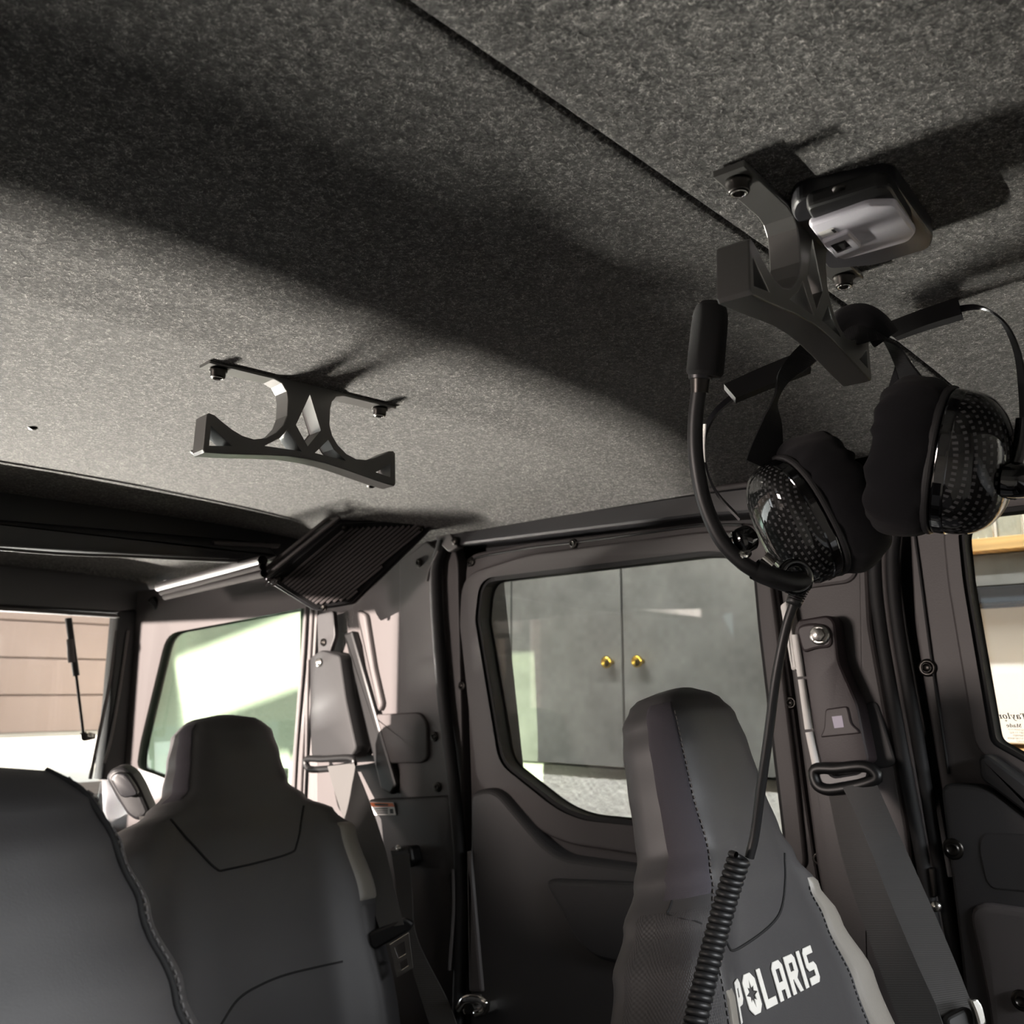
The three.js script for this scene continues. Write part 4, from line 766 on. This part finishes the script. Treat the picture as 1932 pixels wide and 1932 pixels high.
// rear seat behind the driver
{
  const { t, S } = seatBase('dark rear seat with shield shaped head rest in front of the hatch', [0.945, 1.40, -1.6], 14, [
    [0, 0.02, 0.015, 0], [-0.012, 0.075, 0.034, 0], [-0.035, 0.093, 0.046, 0], [-0.08, 0.102, 0.052, 0], [-0.13, 0.112, 0.056, 0], [-0.16, 0.145, 0.058, 0.005], [-0.19, 0.205, 0.06, 0.01], [-0.23, 0.24, 0.062, 0.02], [-0.35, 0.262, 0.065, 0.03], [-0.55, 0.275, 0.07, 0.035], [-0.85, 0.28, 0.07, 0.035]]);
  part('side_cloth', patch(S, -1.5, -0.84, -0.016, -0.15, 0.0014, 12, 30), M.sideCloth, t);
  part('bolster_panel', patch(S, 0.68, 1.5, -0.215, -0.36, 0.002, 14, 30), M.vinylGrey, t, 'grey vinyl bolster top');
  part('bolster_panel', patch(S, 0.68, 1.5, -0.364, -0.84, 0.002, 14, 50), M.vinylHead, t);
  part('seam', seamLine(S, [[-0.1416,-0.1779],[-0.1088,-0.2189],[-0.0691,-0.2638],[-0.045,-0.2686],[0.0707,-0.2589],[0.0949,-0.2419],[0.1184,-0.1795]], 0.0005, 0.002), M.seam, t);
  part('seam', seamLine(S, [[-0.0877,-0.502],[-0.0524,-0.4685],[-0.0125,-0.4552],[0.0492,-0.4485],[0.1587,-0.4507]], 0.0005, 0.002), M.seam, t);
  part('cushion', new RoundedBoxGeometry(0.54, 0.14, 0.5, 4, 0.05).translate(0, -0.86, 0.22), M.vinyl, t);
}

// ================= belts =================
// rear seat belt: retractor tower on the quarter panel, webbing, tongue
{
  const t = thing('seat_belt', 'rear seat belt hanging from its black tower on the quarter panel', 'seat belt');
  const tw = part('belt_tower', left(rounded([[1.8335,1.5219],[1.7918,1.5377],[1.7222,1.5241],[1.6942,1.4272],[1.6523,1.3254],[1.673,1.3025],[1.8147,1.3003],[1.8284,1.4144]], 0.01), 1.30, 0.045, { bevel: 0.006, seg: 3 }), M.rubber, t);
  part('tower_edge', tube([[1.3,1.516,-1.8372],[1.3,1.4144,-1.8345],[1.3,1.2996,-1.8308]], 0.004, 16, 8), M.panel, tw);
  part('anchor_link', left(rounded([[1.8319,1.62],[1.7714,1.6265],[1.7602,1.5682],[1.7852,1.5212],[1.8216,1.522]], 0.008), 1.315, 0.012), M.plastic, tw);
  bolt(tw, [[1.297,1.509,-1.7919]][0], 0.009, [-1, 0, 0], M.steel); bolt(tw, [[1.312,1.5551,-1.7992]][0], 0.008, [-1, 0, 0]);
  part('hanger_loop', tube([[1.285,1.2969,-1.8054],[1.285,1.2831,-1.8084],[1.285,1.2753,-1.7841],[1.285,1.2849,-1.6893],[1.285,1.2962,-1.6389],[1.285,1.3064,-1.6538],[1.285,1.2997,-1.7468]], 0.0075, 40, 10, true), M.black, tw);
  part('webbing', ribbon([[1.27,1.2868,-1.7104],[1.25,1.2133,-1.6391],[1.22,1.143,-1.548],[1.19,1.0623,-1.455],[1.17,1.0256,-1.4046]], [[1.28,1.2968,-1.6325],[1.26,1.2196,-1.5484],[1.235,1.1493,-1.4727],[1.205,1.0682,-1.3974],[1.185,1.037,-1.3556]], 0.0016), M.belt, t);
  part('webbing', ribbon([[1.295,1.122,-1.5207],[1.295,1.0495,-1.5021],[1.29,0.9855,-1.4783],[1.27,0.8746,-1.3923],[1.26,0.8096,-1.3374]], [[1.3,1.1315,-1.4756],[1.3,1.054,-1.4639],[1.295,0.9897,-1.4471],[1.275,0.887,-1.3272],[1.27,0.8205,-1.2805]], 0.0016), M.belt, t);
  const tg = part('belt_tongue', plate([[1.175,1.0205,-1.4316],[1.175,1.0466,-1.3443],[1.175,1.0375,-1.3243],[1.175,1.0257,-1.3324],[1.175,0.9924,-1.4153],[1.175,0.9993,-1.4276]], [-0.75, 0, 0.66], 0.016, { round: 0.006, bevel: 0.004 }).geo, M.black, t);
  const fr = [[1.172,1.0088,-1.374],[1.172,1.0285,-1.329],[1.172,0.9703,-1.3162],[1.172,0.9545,-1.3549]], ho = [[1.172,1.0035,-1.3637],[1.172,1.0148,-1.3384],[1.172,0.993,-1.3335],[1.172,0.9844,-1.353]], ho2 = [[1.172,0.9786,-1.3514],[1.172,0.9872,-1.332],[1.172,0.9734,-1.3273],[1.172,0.9647,-1.3467]];
  part('metal_blade', plate(fr, [-0.75, 0, 0.66], 0.003, { holes: [ho, ho2], bevel: 0.0006 }).geo, M.steel, tg, 'bright metal blade');
  const c = thing('belt_catch', 'dark lower belt catch on the quarter panel', 'catch');
  part('body', left(rounded([[1.5403,1.1345],[1.476,1.1454],[1.4657,1.1167],[1.4873,1.1003],[1.5259,1.1016]], 0.008), 1.30, 0.03, { bevel: 0.006 }), M.black, c); bolt(c, [[1.297,1.1387,-1.5042]][0], 0.006, [-1, 0, 0], M.steel);
}
// rear door striker, chrome
{
  const t = thing('door_striker', 'chrome door striker low at the rear door edge', 'striker');
  part('loop', tube([[1.28,0.8876,-1.3105],[1.27,0.9093,-1.2843],[1.27,0.9169,-1.2553],[1.27,0.9142,-1.2346],[1.28,0.8975,-1.2468],[1.29,0.8841,-1.2749]], 0.0075, 30, 12), M.chrome, t);
  part('plate', left(rounded([[1.3228,0.8877],[1.2611,0.9039],[1.2558,0.8858],[1.3198,0.8705]], 0.004), 1.30, 0.04), M.chrome, t);
}
// driver belt on the middle pillar
{
  const t = thing('driver_seat_belt', 'driver seat belt with brown-black anchor cover on the middle pillar', 'seat belt');
  const c = part('anchor_cover', left(rounded([[0.6408,1.5338],[0.6349,1.5489],[0.5877,1.5542],[0.5773,1.5446],[0.5748,1.4881],[0.5656,1.4645],[0.5514,1.4285],[0.5406,1.3511],[0.6097,1.3318],[0.6195,1.3762],[0.6266,1.4425]], 0.008), 1.30, 0.035, { bevel: 0.006, seg: 3 }), M.beltCover, t);
  part('cover_cap', left(rounded([[0.6356,1.5396],[0.6108,1.5446],[0.5826,1.5387],[0.5799,1.5074],[0.6052,1.5066],[0.6265,1.4996]], 0.012), 1.296, 0.01, { bevel: 0.004 }), M.beltCover, c);
  bolt(c, [[1.294,1.5257,-0.5978]][0], 0.013, [-1, 0, 0.1], M.steel);
  part('bolt_head', lathe([[0.0001, 0.012], [0.0095, 0.011], [0.0105, 0.008], [0.0105, 0]], [[1.292,1.5256,-0.5969]][0], [-1, 0, 0.1], 6), M.steel, c);
  part('release_panel', left(rounded([[0.5974,1.4222],[0.5648,1.4269],[0.5605,1.4027],[0.552,1.3958],[0.5494,1.3902],[0.6077,1.3826],[0.6006,1.3959]], 0.005), 1.2965, 0.01, { bevel: 0.002 }), M.beltCover, c);
  part('cover_print', left([[0.5877,1.4121],[0.5731,1.4139],[0.5711,1.3981],[0.5849,1.3963]], 1.2958, 0.0006, { bevel: 0 }), mat(0x8d86a0, 0.4), c, 'small silver print');
  const e = [[1.297,1.5289,-0.6363],[1.297,1.465,-0.6303],[1.297,1.3908,-0.6235],[1.297,1.3432,-0.6154]];
  for (let k = 0; k < 3; k++) part('lit_edge', rod(V(e[k]).lerp(V(e[k + 1]), 0.02).toArray(), V(e[k]).lerp(V(e[k + 1]), 0.96).toArray(), 0.0052, 0.0052, 10), M.sticker, c, 'sunlit edge painted pale');  // sunlit edge of the dark cover, its brightness put into the colour
  part('lit_strip', left(rounded([[0.6665,1.5732],[0.6542,1.5804],[0.6417,1.4789],[0.6535,1.476]], 0.004), 1.312, 0.03, { bevel: 0.004 }), M.sticker, c, 'lit strip painted pale');  // bright strip beside the cover: light put in as pale colour
  part('guide_loop', tube([[1.285,1.3398,-0.6115],[1.285,1.3213,-0.6111],[1.285,1.3138,-0.5962],[1.285,1.3186,-0.5659],[1.285,1.3307,-0.5287],[1.285,1.3403,-0.5266],[1.285,1.3477,-0.5419],[1.285,1.343,-0.5792]], 0.008, 50, 12, true), M.black, c);
  part('guide_lip', left(rounded([[0.6108,1.3381],[0.5966,1.3431],[0.5866,1.3324],[0.5504,1.3401],[0.5409,1.3503],[0.534,1.3451],[0.538,1.3297],[0.5983,1.3161],[0.6103,1.3224]], 0.006), 1.286, 0.02, { bevel: 0.004 }), M.satin, c);
  part('webbing', ribbon([[1.275,1.3192,-0.5689],[1.26,1.2727,-0.5396],[1.235,1.2024,-0.5029],[1.205,1.1405,-0.4641],[1.17,1.0885,-0.4238]], [[1.285,1.332,-0.5286],[1.27,1.2754,-0.499],[1.25,1.2058,-0.4614],[1.22,1.1447,-0.4241],[1.19,1.0973,-0.3944]], 0.0016, 60), M.belt, t);
  part('webbing', ribbon([[1.31,1.3112,-0.6062],[1.31,1.221,-0.5908],[1.3,1.1074,-0.5507],[1.29,0.9985,-0.5074]], [[1.31,1.3173,-0.5798],[1.31,1.2261,-0.5463],[1.3,1.1171,-0.4953],[1.29,1.0108,-0.4555]], 0.0016, 40), M.belt, t);
  const tg = part('belt_tongue', plate([[1.165,1.0899,-0.4225],[1.165,1.1059,-0.3882],[1.165,1.1023,-0.3797],[1.165,1.0603,-0.3823],[1.165,1.052,-0.4171]], [-0.75, 0.2, 0.66], 0.014, { round: 0.005, bevel: 0.003 }).geo, M.black, t);
  part('metal_corner', plate([[1.165,1.114,-0.3908],[1.165,1.1171,-0.3806],[1.165,1.1108,-0.3747],[1.165,1.0933,-0.3719],[1.165,1.0866,-0.3833],[1.165,1.1031,-0.3862]], [-0.75, 0.2, 0.66], 0.012, { round: 0.003, bevel: 0.002 }).geo, M.steel, tg, 'bright metal corner');
}
// middle rear belt guide between the seats
{
  const t = thing('belt_guide', 'rounded black belt guide between the front passenger seat and rear head rest', 'belt guide');
  const p = [[0.8183,1.2879,-1.7834],[0.8228,1.3034,-1.7742],[0.8356,1.3072,-1.7593],[0.8505,1.2956,-1.7464],[0.8646,1.2706,-1.738],[0.8742,1.2493,-1.7335],[0.8864,1.2233,-1.7274],[0.8734,1.2069,-1.7461],[0.8571,1.2185,-1.7605],[0.8345,1.2571,-1.7744]];
  part('cover', plate(p, [-0.7, -0.1, 0.7], 0.05, { round: 0.02, bevel: 0.012, seg: 4 }).geo, M.dark, t);
  part('cap', plate([[0.8181,1.2874,-1.7612],[0.8231,1.2989,-1.7526],[0.8366,1.297,-1.7386],[0.85,1.2759,-1.7298],[0.859,1.2587,-1.7248],[0.839,1.2511,-1.7487]], [-0.7, -0.1, 0.7], 0.015, { round: 0.012, bevel: 0.005, seg: 3 }).geo, M.satin, t);
  part('webbing', ribbon([[0.8568,1.2224,-1.7147],[0.8829,1.1276,-1.7126],[0.9182,1.0138,-1.7058],[0.9601,0.9001,-1.6919],[1.0058,0.7958,-1.6711]], [[0.8999,1.2198,-1.6988],[0.9223,1.1239,-1.701],[0.9501,1.0088,-1.7027],[0.9871,0.8937,-1.6943],[1.0308,0.7882,-1.6762]], 0.0016, 40), M.belt, t);
}
// ================= speaker pod in the roof corner =================
{
  const t = thing('speaker_pod', 'black slatted speaker pod wedged in the rear roof corner', 'speaker');
  const n = [-0.5, -0.62, 0.6];
  const P0 = [[1.0684,1.6651,-1.6665],[1.1232,1.7795,-1.5026],[1.2571,1.7879,-1.3824],[1.2679,1.7592,-1.403],[1.233,1.6445,-1.5506],[1.2264,1.6216,-1.5798],[1.1712,1.6084,-1.6394]];
  const body = plate(P0, n, 0.035, { round: 0.008, bevel: 0.008, seg: 3, inset: -0.006 });
  part('housing', body.geo.clone().translate(...V(n).normalize().multiplyScalar(-0.006).toArray()), M.satin, t);
  const face = plate(P0, n, 0.006, { round: 0.006, bevel: 0.002, inset: 0.006 });
  part('face_plate', face.geo, M.black, t);
  // slats run along the long side
  const poly = face.flat, inP = inset(poly, 0.012), e = V(P0[1]).sub(V(P0[0])), dx = e.dot(face.ax), dy = e.dot(face.ay), L = Math.hypot(dx, dy), ux = dx / L, uy = dy / L, vx = -uy, vy = ux;
  const proj = inP.map((p) => p[0] * vx + p[1] * vy), lo = Math.min(...proj), hi = Math.max(...proj), bars = [];
  const fm = basis(face.ax, face.ay, face.n, [face.c.x, face.c.y, face.c.z]);
  for (let s = lo + 0.003; s < hi; s += 0.0075) {
    const hits = []; inP.forEach((a, i) => { const b = inP[(i + 1) % inP.length], pa = a[0] * vx + a[1] * vy - s, pb = b[0] * vx + b[1] * vy - s; if (pa * pb < 0) { const k = pa / (pa - pb); hits.push((a[0] + (b[0] - a[0]) * k) * ux + (a[1] + (b[1] - a[1]) * k) * uy); } });
    if (hits.length < 2) continue; const h0 = Math.min(...hits), h1 = Math.max(...hits); if (h1 - h0 < 0.01) continue;
    bars.push(new THREE.BoxGeometry(h1 - h0, 0.0042, 0.003).applyMatrix4(new THREE.Matrix4().makeBasis(new THREE.Vector3(ux, uy, 0), new THREE.Vector3(vx, vy, 0), Z).setPosition(ux * (h0 + h1) / 2 + vx * s, uy * (h0 + h1) / 2 + vy * s, 0.0012)).applyMatrix4(fm));
  }
  part('grille', bars, M.panel, t, 'fine slatted grille');
  const off = V(n).normalize();
  for (const q of [[1.1398,1.7656,-1.5031],[1.2538,1.7686,-1.4051],[1.0862,1.6684,-1.6482],[1.182,1.6169,-1.6217]]) bolt(t, V(q).addScaledVector(off, 0.001).toArray(), 0.006, n);
  const rail = [[1.0439,1.6682,-1.6366],[1.0736,1.725,-1.5533],[1.1019,1.7785,-1.4744]];
  part('edge_bead', tube(rail, 0.0042, 16, 10), M.panel, t); part('edge_bead', tube([[1.0612,1.6834,-1.6723],[1.0886,1.7372,-1.5938],[1.1142,1.786,-1.522]], 0.0042, 16, 10), M.panel, t);
}
// printed mark on the driver window, read from behind
{
  const t = thing('window_print', 'mirrored black maker mark printed on the driver window', 'print');
  const cv = document.createElement('canvas'); cv.width = 512; cv.height = 512; const g = cv.getContext('2d');
  g.clearRect(0, 0, 512, 512); g.fillStyle = '#111'; g.font = 'italic bold 120px serif'; g.fillText('Taylor', 30, 130);
  g.font = 'bold 88px serif'; g.fillText('+', 300, 190); g.font = 'bold 76px serif'; g.fillText('Made', 120, 260);
  g.font = '38px sans-serif'; ['AS2-DOT1117', 'AGRT-11-AS2', 'TEMPERED', 'CUSTOM MADE', 'SECURIT'].forEach((s, i) => g.fillText(s, 70, 310 + i * 44));
  g.lineWidth = 6; g.strokeStyle = '#111'; g.beginPath(); g.arc(40, 300, 34, 0, 7); g.stroke();
  const tex = new THREE.CanvasTexture(cv); tex.colorSpace = THREE.SRGBColorSpace;
  const m = new THREE.MeshStandardMaterial({ map: tex, transparent: true, alphaTest: 0.5, roughness: 0.6 });
  const q = [[1.3705,1.4224,-0.4022],[1.3705,1.4231,-0.3529],[1.3705,1.3817,-0.3568],[1.3705,1.38,-0.4006]];
  const y1 = q[0][1], y0 = q[3][1], zc = (q[0][2] + q[1][2]) / 2, w = 0.045, h = y1 - y0;
  const pl = new THREE.PlaneGeometry(w, h).rotateY(Math.PI / 2).translate(1.3703, (y0 + y1) / 2, zc);
  part('print', pl, m, t);
}
scene.traverse((o) => { if (o.isMesh) { o.castShadow = true; o.receiveShadow = true; } });
renderer.render(scene, camera);
